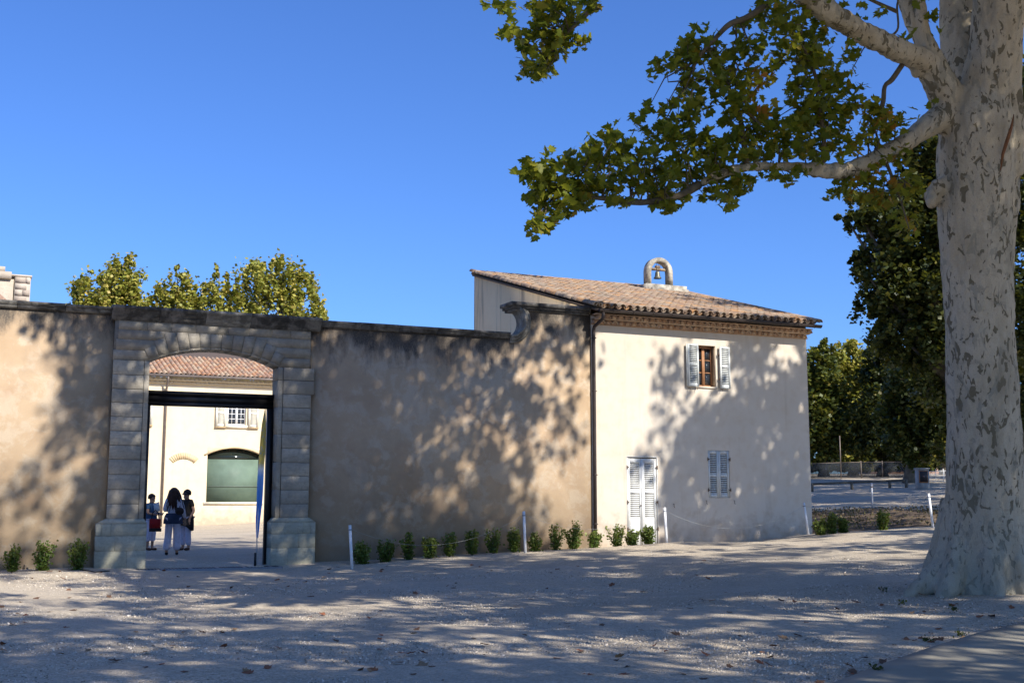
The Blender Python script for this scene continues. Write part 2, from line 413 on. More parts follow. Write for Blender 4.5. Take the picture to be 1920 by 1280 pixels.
M['leaf_box'] = mat_leaf("shrub_leaf", [(0, (.05, .09, .016)), (.6, (.10, .15, .028)), (1, (.20, .22, .05))], .25)
M['dead_a'] = simple("fallen_leaf_rust", (.24, .09, .04), .8, .35, 30)
M['dead_b'] = simple("fallen_leaf_brown", (.14, .075, .042), .85, .35, 30)
M['dead_c'] = simple("fallen_leaf_tan", (.27, .17, .09), .8, .3, 30)

def mat_gravel():
    m, nt, out = newmat("gravel")
    v = coord(nt)
    vo = nd(nt, "ShaderNodeTexVoronoi", None, Vector=v, Scale=48.0)
    vo2 = nd(nt, "ShaderNodeTexVoronoi", None, Vector=v, Scale=21.0)
    big = noise(nt, v, .35, 5, .6); mid = noise(nt, v, 2.5, 5, .6)
    hs = nd(nt, "ShaderNodeSeparateColor", None, Color=vo.outputs["Color"])
    h2 = nd(nt, "ShaderNodeSeparateColor", None, Color=vo2.outputs["Color"])
    base = ramp(nt, hs.outputs[0], [(0, (.24, .195, .135)), (.3, (.47, .395, .29)), (.7, (.60, .51, .38)), (1, (.78, .68, .53))])
    base = mix(nt, .35, base, ramp(nt, h2.outputs[0], [(0, (.40, .33, .24)), (1, (.74, .64, .49))]))
    base = mix(nt, ramp(nt, big, [(.42, 0.), (.6, .5)]), base, (.56, .495, .40))
    base = mix(nt, ramp(nt, noise(nt, coord(nt, (.5, 1.3, 1), (2, 5, 0)), .5, 5, .6, .6), [(.5, 0.), (.62, .4)]), base, (.36, .315, .25))
    base = mix(nt, ramp(nt, mid, [(.5, 0.), (.72, .3)]), base, (.46, .39, .30))
    base = mix(nt, ramp(nt, noise(nt, v, 14, 4, .7), [(.42, .4), (.56, 0.)]), base, (.38, .32, .24))
    h = math_(nt, 'ADD', math_(nt, 'MULTIPLY', vo.outputs["Distance"], -1.0), math_(nt, 'MULTIPLY', h2.outputs[1], .5))
    finish(nt, out, base, .95, h, .8, .025, spec=.1); return m
M['gravel'] = mat_gravel()
M['stone_bits'] = mat_stone("loose_gravel", [(.20, .165, .12), (.52, .45, .36), (.78, .69, .57), (.34, .28, .21)], .1, 5, (.3, .28, .25))
M['pave'] = simple("pavement_concrete", (.30, .275, .215), .9, .14, 1.6, 0, .3, .15, .01)
M['soil'] = simple("planting_soil", (.135, .10, .068), .98, .3, 5, 0, .9, .1, .05)
print("materials ok")

# ------------------------------------------------------------------ ground
def axis(pts):
    out = []
    for a, b, st in pts: out += list(np.arange(a, b, st))
    return np.array(out + [pts[-1][1]])
gx = axis([(-700, -100, 100), (-100, -20, 8), (-20, -2, 1.0), (-2, 28, .25), (28, 44, .5), (44, 60, 1.0), (60, 140, 8), (140, 700, 80)])
gy = axis([(-700, -60, 80), (-60, 0, 6), (0, 8, .8), (8, 29, .25), (29, 45, .5), (45, 66, 1.0), (66, 140, 8), (140, 700, 80)])
GX, GY = np.meshgrid(gx, gy)
GZ = gz(GX, GY)
bump_ = np.zeros_like(GX)
for k in range(26):
    a = rng.uniform(0, 6.28); wl = rng.uniform(.9, 5); ph = rng.uniform(0, 6.28)
    bump_ += np.sin((GX * math.cos(a) + GY * math.sin(a)) * 6.28 / wl + ph) * .0016 * wl ** .6
GZ = GZ + bump_ * ((GX > -20) & (GX < 60) & (GY > 0) & (GY < 66))
ny, nx = GX.shape
idx = np.arange(ny * nx).reshape(ny, nx)
fq = np.stack([idx[:-1, :-1], idx[:-1, 1:], idx[1:, 1:], idx[1:, :-1]], -1).reshape(-1, 4)
struct(link("gravel_ground", np_mesh("gravel_ground", np.stack([GX, GY, GZ], -1).reshape(-1, 3), fq, np.full(len(fq), 4), M['gravel'], True)))

# pavement slab, lower right
edge = [ground_at(*p) for p in [(1500, 1313), (1570, 1286), (1640, 1258), (1740, 1222), (1830, 1194), (1920, 1172), (2050, 1146)]]
edge = np.array(edge)
far_e = edge + np.array([(edge[-1] - edge[0])[1], -(edge[-1] - edge[0])[0], 0]) / np.linalg.norm(edge[-1] - edge[0]) * 5.0
pv, pf = [], []
NS = 24
for i in range(len(edge)):
    for j in range(NS + 1):
        p = edge[i] + (far_e[i] - edge[i]) * j / NS
        pv.append((p[0], p[1], gz1(p[0], p[1]) + .045))
n0 = NS + 1
for i in range(len(edge) - 1):
    for j in range(NS): pf.append((i * n0 + j, i * n0 + j + 1, (i + 1) * n0 + j + 1, (i + 1) * n0 + j))
b0 = len(pv)
for i in range(len(edge)): pv.append((edge[i][0], edge[i][1], edge[i][2] - .15))
for i in range(len(edge) - 1): pf.append((i * n0, (i + 1) * n0, b0 + i + 1, b0 + i))
m = MB(); m.add(pv, pf); struct(m.build("pavement", M['pave'], None, False))

# soil bed beyond the house
c4 = [ground_at(*p) for p in [(1519, 1002), (1790, 984), (1830, 953), (1505, 957)]]
c4[0][0] -= .2
pv, pf = [], []
NA, NBB = 40, 26
for j in range(NBB + 1):
    for i in range(NA + 1):
        u, w = i / NA, j / NBB
        p = (1 - w) * ((1 - u) * c4[0] + u * c4[1]) + w * ((1 - u) * c4[3] + u * c4[2])
        e = min(u, 1 - u, w, 1 - w)
        pv.append((p[0], p[1], gz1(p[0], p[1]) - .02 + min(1, e * 10) * (.09 + .05 * math.sin(u * 9 + w * 5) + .01 * random.random())))
for j in range(NBB):
    for i in range(NA): pf.append((j * (NA + 1) + i, j * (NA + 1) + i + 1, (j + 1) * (NA + 1) + i + 1, (j + 1) * (NA + 1) + i))
m = MB(); m.add(pv, pf); struct(m.build("planting_bed", M['soil'], None, True))
BED = c4

# loose gravel stones: one mesh, uncountable
NST = 46000
sx = rng.uniform(0, 1, NST)
dep = 8.3 + 17 * rng.uniform(0, 1, NST) ** 1.6
lat = rng.uniform(-.5, .5, NST) * dep * 1.0
PX = dep * math.sin(YAW) + lat * math.cos(YAW); PY = dep * math.cos(YAW) - lat * math.sin(YAW)
keep = PY < 27.2
# not on the pavement
def on_pave(x, y):
    e0, e1 = edge[0], edge[-1]
    d = (e1 - e0)[:2]; nrm = np.array([d[1], -d[0]]) / np.linalg.norm(d)
    return ((x - e0[0]) * nrm[0] + (y - e0[1]) * nrm[1]) > -.03
keep &= ~on_pave(PX, PY)
PX, PY = PX[keep], PY[keep]; NST = len(PX)
PZ = gz(PX, PY)
ct = np.array([(-1, -1, -1), (1, -1, -1), (1, 1, -1), (-1, 1, -1), (-.7, -.6, 1), (.7, -.7, 1), (.6, .7, 1), (-.7, .7, 1)], float)
szs = rng.uniform(.003, .0085, NST) * (1 + (rng.random(NST) > .96) * .8)
jit = rng.uniform(.6, 1.35, (NST, 8, 3))
ang = rng.uniform(0, 6.28, NST)
V = ct[None] * jit * szs[:, None, None] * np.array([1.25, 1, .75])
ca, sa = np.cos(ang)[:, None], np.sin(ang)[:, None]
V = np.stack([V[..., 0] * ca - V[..., 1] * sa, V[..., 0] * sa + V[..., 1] * ca, V[..., 2]], -1)
V += np.stack([PX, PY, PZ + szs * .35], 1)[:, None]
cf = np.array([(4, 5, 6, 7), (0, 1, 5, 4), (1, 2, 6, 5), (2, 3, 7, 6), (3, 0, 4, 7)])
fa = (cf[None] + (np.arange(NST) * 8)[:, None, None]).reshape(-1, 4)
tag(link("loose_gravel", np_mesh("loose_gravel", V.reshape(-1, 3), fa, np.full(len(fa), 4), M['stone_bits'], False, np.repeat(rng.random(NST), 5))), "pale loose gravel stones strewn over the forecourt", "gravel", None, "stuff")
print("ground ok")

# ------------------------------------------------------------------ walls
YW = 28.0
def wall_grid(mb, x0, x1, z0, z1, holes, y, depth):
    xs = sorted({x0, x1, *[h[0] for h in holes], *[h[1] for h in holes]}); zs = sorted({z0, z1, *[h[2] for h in holes], *[h[3] for h in holes]})
    for i in range(len(xs) - 1):
        for j in range(len(zs) - 1):
            a, b, c, d = xs[i], xs[i + 1], zs[j], zs[j + 1]
            if any(h[0] <= a and b <= h[1] and h[2] <= c and d <= h[3] for h in holes): continue
            mb.add([(a, y, c), (b, y, c), (b, y, d), (a, y, d)], [(0, 1, 2, 3)])
    for h in holes:
        a, b, c, d = h[:4]; q = y + depth
        mb.add([(a, y, c), (a, y, d), (a, q, d), (a, q, c)], [(0, 1, 2, 3)]); mb.add([(b, y, c), (b, q, c), (b, q, d), (b, y, d)], [(0, 1, 2, 3)])
        mb.add([(a, y, d), (b, y, d), (b, q, d), (a, q, d)], [(0, 1, 2, 3)]); mb.add([(a, y, c), (a, q, c), (b, q, c), (b, y, c)], [(0, 1, 2, 3)])

WT = .5
def coping_run(parent, x0, x1, z, mat, n, name="coping_stone"):
    # moulded coping slabs laid end to end
    xs = np.linspace(x0, x1, n + 1)
    for i in range(n):
        m = MB(); dz = random.uniform(-.008, .008); g = .006
        prof = [(YW - .05, z - .16), (YW - .10, z - .12), (YW - .10, z - .075), (YW - .15, z - .055), (YW - .15, z - .005 + dz), (YW + .1, z + .035 + dz), (YW + WT + .1, z + dz), (YW + WT + .1, z - .16)]
        a, b = xs[i] + g, xs[i + 1] - g
        k = len(prof)
        m.add([(a, p[0], p[1]) for p in prof] + [(b, p[0], p[1]) for p in prof],
              [list(range(k - 1, -1, -1)), list(range(k, 2 * k))] + [(j, (j + 1) % k, (j + 1) % k + k, j + k) for j in range(k)])
        m.build(name, mat, parent)

wl = thing("garden_wall", (-5, YW, 0), "ochre plastered wall with dark coping running away left of the gateway", "wall")
bx("plaster_face", M['oldplaster'], wl, -24, 2.93, YW, YW + WT, -.4, 5.75)
coping_run(wl, -24, 2.86, 5.90, M['coping'], 27)
# a thin coping bed under the slabs
wr = thing("garden_wall", (10, YW, 0), "stained plastered wall with scrolled upper end between gateway and house", "wall")
arc_c = (12.90, 6.215); arc_r = .43
arc = [(arc_c[0] + arc_r * math.cos(a), arc_c[1] + arc_r * math.sin(a)) for a in np.linspace(math.radians(-88), math.radians(52), 15)]
poly = [(7.53, -.4), (15.30, -.4), (15.30, 6.56), (13.0, 6.56)] + arc[::-1] + [(12.80, 5.75), (7.53, 5.75)]
m = MB(); m.prism(poly, YW, YW + WT); m.build("plaster_face", M['oldplaster'], wr)
coping_run(wr, 7.74, 12.84, 5.90, M['coping'], 5)
# scroll mouldings: two stepped bands following the concave curve
def band(r0, r1, y0, mat, name):
    a0, a1 = math.radians(-93), math.radians(56)
    P = []
    for rr in (r0, r1):
        P.append([(arc_c[0] + rr * math.cos(a), arc_c[1] + rr * math.sin(a)) for a in np.linspace(a0, a1, 20)])
    mm = MB(); mm.prism(P[0] + P[1][::-1], y0, YW + WT - .06); mm.build(name, mat, wr, False)
band(.37, .44, YW - .13, M['volute'], "scroll_moulding"); band(.441, .51, YW - .085, M['volute'], "scroll_moulding"); band(.511, .58, YW - .045, M['volute'], "scroll_moulding")
def topband(z0, z1, y0, x0, nm="coping_stone"):
    xs = np.linspace(x0, 15.24, 4)
    for i in range(3):
        mm = MB(); mm.box(xs[i] + .004, xs[i + 1] - .004, y0, YW + WT + .12, z0, z1); mm.build(nm, M['coping'], wr)
topband(6.635, 6.73, YW - .15, 12.86); topband(6.575, 6.632, YW - .10, 12.93); topband(6.52, 6.572, YW - .05, 13.0)

# ------------------------------------------------------------------ stone gateway
gw = thing("stone_gateway", (5.22, YW, 0), "grey ashlar gateway with segmental arch, banded piers and cornice in the wall", "gateway")
PX0, PX1, QX0, QX1 = 2.93, 3.73, 6.72, 7.52
YP = YW - .10
SPR, CRN = 4.70, 5.04
w_ = (QX0 - PX1) / 2; h_ = CRN - SPR; R_ = (w_ * w_ + h_ * h_) / (2 * h_); acx, acz = (PX1 + QX0) / 2, CRN - R_
A0 = math.asin(w_ / R_)
# core (recessed a little behind the stones: it shows as the joints)
core = MB()
core.box(PX0 + .01, PX1 - .002, YP + .035, YW + WT, -.3, SPR)
core.box(QX0 + .002, QX1 - .01, YP + .035, YW + WT, -.3, SPR)
arcpts = [(acx + (R_ + .004) * math.sin(a), acz + (R_ + .004) * math.cos(a)) for a in np.linspace(A0, -A0, 25)]
core.prism([(PX0 + .01, SPR), (PX1, SPR)] + arcpts[::-1][1:-1] + [(QX0, SPR), (QX1 - .01, SPR), (QX1 - .01, 5.62), (PX0 + .01, 5.62)], YP + .035, YW + WT)
core.build("core", M['joint'], gw)
JW = .11   # plain jamb strip
for side in (0, 1):
    x0, x1 = (PX0, PX1) if side == 0 else (QX0, QX1)
    ja, jb = (x1 - JW, x1) if side == 0 else (x0, x0 + JW)
    ba, bb = (x0, x1 - JW - .012) if side == 0 else (x0 + JW + .012, x1)
    zz = 1.125
    k = 0
    while zz < SPR - .1:
        hh = .325 + random.uniform(-.012, .012)
        z1 = min(zz + hh, SPR)
        if SPR - z1 < .15: z1 = SPR
        mm = MB(); off = random.uniform(-.003, .004)
        out = .07 if (k >= 9 and side == 1) else 0
        mm.box(ba, bb + out, YP - .02 + off, YP + .05, zz + .005, z1 - .005, .005); mm.build("pier_block", M['ashlar'], gw)
        if k % 2 == 0:
            z2 = min(z1 + .33, SPR) if SPR - (z1 + .33) > .2 else SPR
            mj = MB(); mj.box(ja, jb, YP - .001, YW + WT - .01, zz + .003, z2 - .003, .004); mj.build("jamb_block", M['ashlar'], gw)
            if z2 == SPR: pass
        zz = z1; k += 1
# pedestals
for (a, b, nb) in ((2.71, 3.80, 0), (6.62, 7.68, 1)):
    y0 = YP - .11
    cuts = [[(0, .11), (.11, .29), (.29, 1.0)], [(0, .38), (.38, 1.0)], [(0, .62), (.62, 1.0)]]
    zs = [(.0 - .25, .42), (.42, .75), (.75, 1.02)]
    for (z0, z1), cc in zip(zs, cuts[::-1]):
        for (u, v_) in cc:
            if nb: u, v_ = 1 - v_, 1 - u
            mm = MB(); mm.box(a + (b - a) * u + .002, a + (b - a) * v_ - .002, y0 + random.uniform(0, .004), YW + .25, z0 + .002, z1 - .002, .005); mm.build("pedestal_block", M['pedestal'], gw)
    # sloping shoulder
    mm = MB(); z0, z1 = 1.022, 1.125
    x0, x1 = (PX0, PX1) if nb == 0 else (QX0, QX1)
    lo = [(a, y0, z0), (b, y0, z0), (b, YW + .25, z0), (a, YW + .25, z0)]; hi = [(x0 - .01, YP - .03, z1), (x1 + .01, YP - .03, z1), (x1 + .01, YW + .2, z1), (x0 - .01, YW + .2, z1)]
    mm.add(lo + hi, [(0, 3, 2, 1), (4, 5, 6, 7), (0, 1, 5, 4), (1, 2, 6, 5), (2, 3, 7, 6), (3, 0, 4, 7)]); mm.build("pedestal_shoulder", M['pedestal'], gw)
# voussoirs with the moulded intrados
NV = 13
TOPZ = 5.40
angs = np.linspace(-A0, A0, NV + 1)
def ray_out(a, last):
    dx, dz = math.sin(a), math.cos(a)
    return dx, dz
lens = [.30, .40, .50, .48, .42, .38, .36, .38, .42, .48, .50, .40, .30]
for i in range(NV):
    a, b = angs[i] + .0016, angs[i + 1] - .0016
    def outer(an, L):
        r = min(R_ + L, (TOPZ - acz) / math.cos(an)); return (acx + r * math.sin(an), acz + r * math.cos(an))
    ro = R_ + .055
    p = [(acx + ro * math.sin(a), acz + ro * math.cos(a)), (acx + ro * math.sin(b), acz + ro * math.cos(b)), outer(b, lens[i]), outer(a, lens[i])]
    mm = MB(); mm.prism(p, YP - .008 + random.uniform(-.006, .004), YW + .3); mm.build("voussoir", M['ashlar'], gw)
    p = [(acx + R_ * math.sin(a), acz + R_ * math.cos(a)), (acx + R_ * math.sin(b), acz + R_ * math.cos(b)), (acx + (ro - .004) * math.sin(b), acz + (ro - .004) * math.cos(b)), (acx + (ro - .004) * math.sin(a), acz + (ro - .004) * math.cos(a))]
    mm = MB(); mm.prism(p, YP + .012, YW + WT - .005); mm.build("arch_moulding", M['ashlar'], gw)
# spandrel courses
def spand(x0, x1, z0, z1, cut):
    # block whose inner end follows the arch, running in behind the voussoirs
    def xin(z): return math.sqrt(max(0, R_ ** 2 - (z - acz) ** 2)) + .012
    mm = MB(); lim = 1.05
    if cut < 0: poly = [(x0, z0)] + [(min(acx - xin(z), x1), z) for z in np.linspace(z0, z1, 5)] + [(x0, z1)]
    elif cut > 0: poly = [(x1, z1)] + [(max(acx + xin(z), x0), z) for z in np.linspace(z1, z0, 5)] + [(x1, z0)]
    else: poly = [(x0, z0), (x1, z0), (x1, z1), (x0, z1)]
    mm.prism(poly, YP + .012 + random.uniform(-.003, .003), YW + .29); mm.build("spandrel_block", M['ashlar'], gw)
g = .005
spand(PX0, 4.2, SPR + g, 4.93, -1); spand(PX0 + .05, 4.35, 4.93 + g, 5.18, -1); spand(PX0 + .09, 4.5, 5.18 + g, 5.40, -1)
spand(6.25, QX1 - .04, SPR + g, 4.93, 1); spand(6.1, QX1 - .04, 4.93 + g, 5.18, 1); spand(5.95, QX1 - .04, 5.18 + g, 5.40, 1)
xs = [PX0 + .09, 3.65, 4.2, 4.75, 5.5, 6.0, 6.55, 7.0, QX1 - .03]
for i in range(len(xs) - 1): spand(xs[i] + .003, xs[i + 1] - .003, 5.40 + g, 5.61, 0)
# cornice
xs = [2.86, 3.9, 4.95, 6.0, 6.9, 7.72]
for i in range(len(xs) - 1):
    prof = [(YP - .02, 5.615), (YP - .035, 5.66), (YP - .10, 5.69), (YP - .10, 5.745), (YP - .15, 5.765), (YP - .17, 5.83), (YP - .23, 5.855), (YP - .23, 5.925), (YP + .1, 5.965), (YW + WT + .12, 5.94), (YW + WT + .12, 5.615)]
    k = len(prof); mm = MB(); a, b = xs[i] + .003, xs[i + 1] - .003
    mm.add([(a, p[0], p[1]) for p in prof] + [(b, p[0], p[1]) for p in prof], [list(range(k - 1, -1, -1)), list(range(k, 2 * k))] + [(j, (j + 1) % k, (j + 1) % k + k, j + k) for j in range(k)])
    mm.build("cornice_stone", M['coping'] if i != 2 else M['volute'], gw)

# black steel gate frame inside the arch
gf = thing("gate_frame", (5.22, YW + .45, 0), "black steel door frame with deep head beam set inside the stone gateway", "gate frame")
bz0, bz1 = onY(400, 764, 28.5)[2], onY(400, 737, 28.5)[2]
bx("head_beam", M['black'], gf, PX1 + .004, QX0 - .004, YW + .33, YW + .46, bz0 + .09, bz1 - .09)
bx("beam_moulding", M['black'], gf, PX1 + .004, QX0 - .004, YW + .29, YW + .48, bz1 - .088, bz1)
bx("beam_moulding", M['black'], gf, PX1 + .004, QX0 - .004, YW + .31, YW + .47, bz0, bz0 + .088)
bx("jamb", M['black'], gf, PX1 + .004, PX1 + .11, YW + .31, YW + .46, -.02, bz0 - .002)
bx("jamb", M['black'], gf, QX0 - .14, QX0 - .004, YW + .28, YW + .46, -.02, bz0 - .002)

# drain channel across the threshold
dc = thing("drain_channel", (5, 27.45, 0), "slotted dark metal drain channel set in the gravel across the gateway threshold", "drain")
da, db = ground_at(272, 1069), ground_at(505, 1061)
da[1] = db[1] = 27.42; da[0] = 3.55; db[0] = 6.75
dzz = max(gz1(da[0], 27.42), gz1(db[0], 27.42)) + .008
m = MB(); m.box(da[0], db[0], 27.15, 27.165, -.1, dzz + .003); m.box(da[0], db[0], 27.605, 27.62, -.1, dzz + .003); m.build("frame", simple("drain_frame", (.20, .21, .22), .55), dc)
bx("trough", M['dark_in'], dc, da[0], db[0], 27.166, 27.604, -.1, dzz - .01)
bx("grating", simple("drain_steel", (.20, .21, .22), .55, .2, 5, .3), dc, da[0], db[0], 27.166, 27.604, dzz - .009, dzz + .001)
mbar = MB(); mbar.box(-.021, .021, -.19, .19, -.002, .002); bar = mbar.mesh("slot_shade", M['dark_in'])  # near-black plates on top of the grating, painted as the shaded openings
nb = int((db[0] - da[0]) / .075)
for i in range(nb):
    if i % 8 == 7: continue
    link("slot_shade", bar, dc, (da[0] + .04 + i * .075, 27.385, dzz + .0025))
print("gate ok")

# ------------------------------------------------------------------ house
HX0, HX1 = 15.305, 22.62
EAVE_Y, EAVE_Z = 27.52, 6.70
RID_Y, RID_Z = 36.2, 9.14
SL = (RID_Z - EAVE_Z) / (RID_Y - EAVE_Y)
ho = thing("plaster_house", (19, YW, .3), "pale plastered two storey house with sloping tile roof beside the stained wall", "house")
UW = (18.74, 19.36, 4.72, 5.90); DOOR = (16.40, 17.33, .28, 2.69); LW = (19.03, 19.75, 1.59, 2.92)
m = MB(); wall_grid(m, HX0, HX1, -.4, 6.52, [UW, DOOR, LW], YW, .30); m.build("front_wall", M['houseplaster'], ho)
def side_wall(x, mat, name, flip):
    m = MB(); vs = [(x, YW, -.4), (x, RID_Y, -.4), (x, RID_Y, RID_Z - .13), (x, YW, EAVE_Z + (YW - EAVE_Y) * SL - .13)]
    x2 = x + (.4 if not flip else -.4)
    vs += [(x2, p[1], p[2]) for p in vs]
    m.add(vs, [(0, 1, 2, 3), (7, 6, 5, 4), (3, 2, 6, 7), (1, 5, 6, 2)]); m.build(name, mat, ho)
side_wall(HX0 + .012, M['gable'], "gable_wall", False); side_wall(HX1, M['houseplaster'], "gable_wall", True)
bx("rear_wall", M['gable'], ho, HX0 + .45, HX1 - .45, RID_Y - .3, RID_Y - .01, -.4, RID_Z - .15)
# roof deck
def roofz(y): return EAVE_Z + (y - EAVE_Y) * SL
RX0, RX1 = HX0 - .10, HX1 + .16
m = MB(); m.add([(RX0 + .03, EAVE_Y + .06, roofz(EAVE_Y + .06) - .06), (RX1 - .03, EAVE_Y + .06, roofz(EAVE_Y + .06) - .06), (RX1 - .03, RID_Y, RID_Z - .06), (RX0 + .03, RID_Y, RID_Z - .06),
                (RX0 + .03, EAVE_Y + .06, roofz(EAVE_Y + .06) - .12), (RX1 - .03, EAVE_Y + .06, roofz(EAVE_Y + .06) - .12), (RX1 - .03, RID_Y, RID_Z - .12), (RX0 + .03, RID_Y, RID_Z - .12)],
               [(0, 1, 2, 3), (7, 6, 5, 4), (0, 4, 5, 1), (2, 6, 7, 3), (0, 3, 7, 4), (1, 5, 6, 2)])
roof = m.build("roof", M['under'], ho)
def tile_verts(L, r0, r1, up, th=.014, n=6):
    # half barrel along +y (rising), origin at the lower end
    vs, fs = [], []
    for (y, r) in ((0, r0), (L, r1)):
        for rr in (r, r - th):
            for k in range(n + 1):
                a = math.pi * k / n
                vs.append((rr * math.cos(a), y, (rr * math.sin(a)) * (1 if up else -1)))
    q = n + 1
    for k in range(n):
        fs.append((k, k + 1, 2 * q + k + 1, 2 * q + k)); fs.append((q + k + 1, q + k, 3 * q + k, 3 * q + k + 1)); fs.append((k, q + k, q + k + 1, k + 1))
    return np.array(vs), fs
PITCHX = .236; ROWL = .345
ncol = int(round((RX1 - RX0) / PITCHX)); PITCHX = (RX1 - RX0) / ncol
tl = math.atan(SL)
def place_tile(V, x, y, z, jx=0, jr=0, tilt=0):
    c, s = math.cos(tl + tilt), math.sin(tl + tilt)
    cz, sz = math.cos(jr), math.sin(jr)
    X, Y, Z = V[:, 0] * cz - V[:, 1] * sz, V[:, 0] * sz + V[:, 1] * cz, V[:, 2]
    return np.stack([x + jx + X, y + Y * c - Z * s, z + Y * s + Z * c], 1)
TV, TF = tile_verts(.46, .105, .085, True)
CV, CF = tile_verts(.46, .085, .10, False)
mt = MB(); mt.add(TV, TF); tile_me = mt.mesh("tile", M['tile_o'], smooth=False)
nrow = int((RID_Y - EAVE_Y) / math.cos(tl) * 1.0 / ROWL)
far_t = MB(); chan = MB()
cells = []
for i in range(ncol):
    for j in range(nrow + 1):
        x = RX0 + (i + .5) * PITCHX; d = j * ROWL * math.cos(tl)
        y = EAVE_Y + d; 
        if y + .35 > RID_Y + .12: continue
        cells.append((j, i, x, y, roofz(y)))
cells.sort()
for n_, (j, i, x, y, z) in enumerate(cells):
    jx, jr, tt = random.uniform(-.014, .014), random.uniform(-.05, .05), random.uniform(.0, .035)
    if n_ < 300:
        o = link("tile", tile_me, roof, (x + jx, y + random.uniform(-.02, .02), z + .015)); o.rotation_euler = (tl + tt * .6 - .02, 0, jr)
    else:
        far_t.add(place_tile(TV, x, y + random.uniform(-.02, .02), z + .015, jx, jr, tt * .6 - .02), TF)
    if i < ncol - 1: chan.add(place_tile(CV, x + PITCHX / 2, y - .02, z + .045, 0, random.uniform(-.03, .03)), CF)
o = far_t.build("tiles_upper_courses", M['tile_a'], roof); o["kind"] = "stuff"
o = chan.build("channel_tiles", M['tile_a'], roof); o["kind"] = "stuff"
# verge tiles down the left and right rakes and ridge caps
vg = MB()
VV, VF = tile_verts(.44, .10, .085, True)
for xx in (RX0 + .02, RX1 - .02):
    for j in range(nrow):
        y = EAVE_Y + j * ROWL * math.cos(tl)
        vg.add(place_tile(VV, xx, y, roofz(y) + .03, random.uniform(-.01, .01), random.uniform(-.04, .04), .02), VF)
o = vg.build("verge_tiles", M['tile_a'], roof); o["kind"] = "stuff"
for j in range(int((RX1 - RX0 - .2) / .36)):
    mm = MB(); a = RX0 + .05 + j * .36
    if 21.0 < a < 22.9 and False: continue
    vs, fs = tile_verts(.42, .13, .11, True)
    vs = np.stack([a + vs[:, 1], RID_Y + vs[:, 0], RID_Z - .04 + vs[:, 2] * .6 + random.uniform(0, .015)], 1)
    mm.add(vs, fs); mm.build("ridge_tile", M['tile_a'], roof)
# genoise cornice: two corbelled rows of tile ends
gn = MB()
for row, (yy, z0) in enumerate(((YW - .14, 6.30), (YW - .27, 6.43))):
    gn.box(HX0 + .02, HX1 + .02 * (row + 1), yy - .005, YW - .002, z0 + .105, z0 + .128)
    n_ = int((HX1 - HX0) / .2)
    for i in range(n_):
        x = HX0 + .1 + i * (HX1 - HX0 - .05) / n_ + (.1 if row else 0)
        vs, fs = tile_verts(.28 + .13 * row, .09, .085, True, .016)
        vs = np.stack([x + vs[:, 0], yy + .005 + vs[:, 1], z0 + vs[:, 2] * 1.1], 1)
        gn.add(vs, fs)
        gn.box(x - .065, x + .065, yy + .05, YW - .002, z0, z0 + .085)
    gn.box(HX0 + .02, HX1, yy + .06, YW - .003, z0 - .02, z0 + .0)
gen = gn.build("tile_cornice", M['tile_g'], ho)
# gutter, brackets, downpipe
gy0, gz0 = EAVE_Y - .035, EAVE_Z - .075
m = MB(); q = []
for x in (HX0 - .02, HX1 + .14):
    for rr in (.075, .066):
        for k in range(9):
            a = math.pi * k / 8
            q.append((x, gy0 - rr * math.cos(a), gz0 - rr * math.sin(a)))
fs = []
for k in range(8):
    fs += [(k, k + 1, 18 + k + 1, 18 + k), (9 + k + 1, 9 + k, 27 + k, 27 + k + 1)]
fs += [(0, 18, 27, 9), (8, 17, 35, 26)]
m.add(q, fs)
for x in (HX0 - .02, HX1 + .14): m.add([(x, gy0 - .075 * math.cos(math.pi * k / 8), gz0 - .075 * math.sin(math.pi * k / 8)) for k in range(9)], [list(range(9))])
m.tube([(HX0 - .02, gy0 - .075, gz0 + .003), (HX1 + .14, gy0 - .075, gz0 + .003)], .011, 6)
gut = m.build("gutter", M['zinc'], ho, False)
for i in range(12):
    x = HX0 + .4 + i * .62
    m = MB(); m.box(x - .012, x + .012, gy0 - .083, gy0 - .078, gz0 - .02, gz0 + .018); m.tube([(x, gy0 - .078 * math.cos(a), gz0 - .078 * math.sin(a)) for a in np.linspace(0, math.pi, 8)], .006, 5); m.build("bracket", M['zinc'], gut)
dpx = 15.35
m = MB()
px_, py_ = dpx + .06, gy0
pth = [(px_, py_, gz0 - .06), (px_, py_, gz0 - .2), (px_ - .005, py_ + .03, gz0 - .26), (dpx, YW - .13, gz0 - .42), (dpx, YW - .085, gz0 - .50), (dpx, YW - .08, gz0 - .6), (dpx, YW - .08, 3), (dpx, YW - .08, .3)]
m.tube(pth, .048, 12)
dp = m.build("downpipe", M['zinc'], ho, True)
for z in (5.9, 4.45, 2.2, .9):
    m = MB(); m.lathe([(.049, -.018), (.057, -.014), (.057, .014), (.049, .018)], (dpx, YW - .08, z), 12); m.box(dpx - .01, dpx + .01, YW - .03, YW + .01, z - .01, z + .01); m.box(dpx + .05, dpx + .075, YW - .095, YW - .07, z - .012, z + .012); m.build("pipe_clip", M['zinc'], dp)

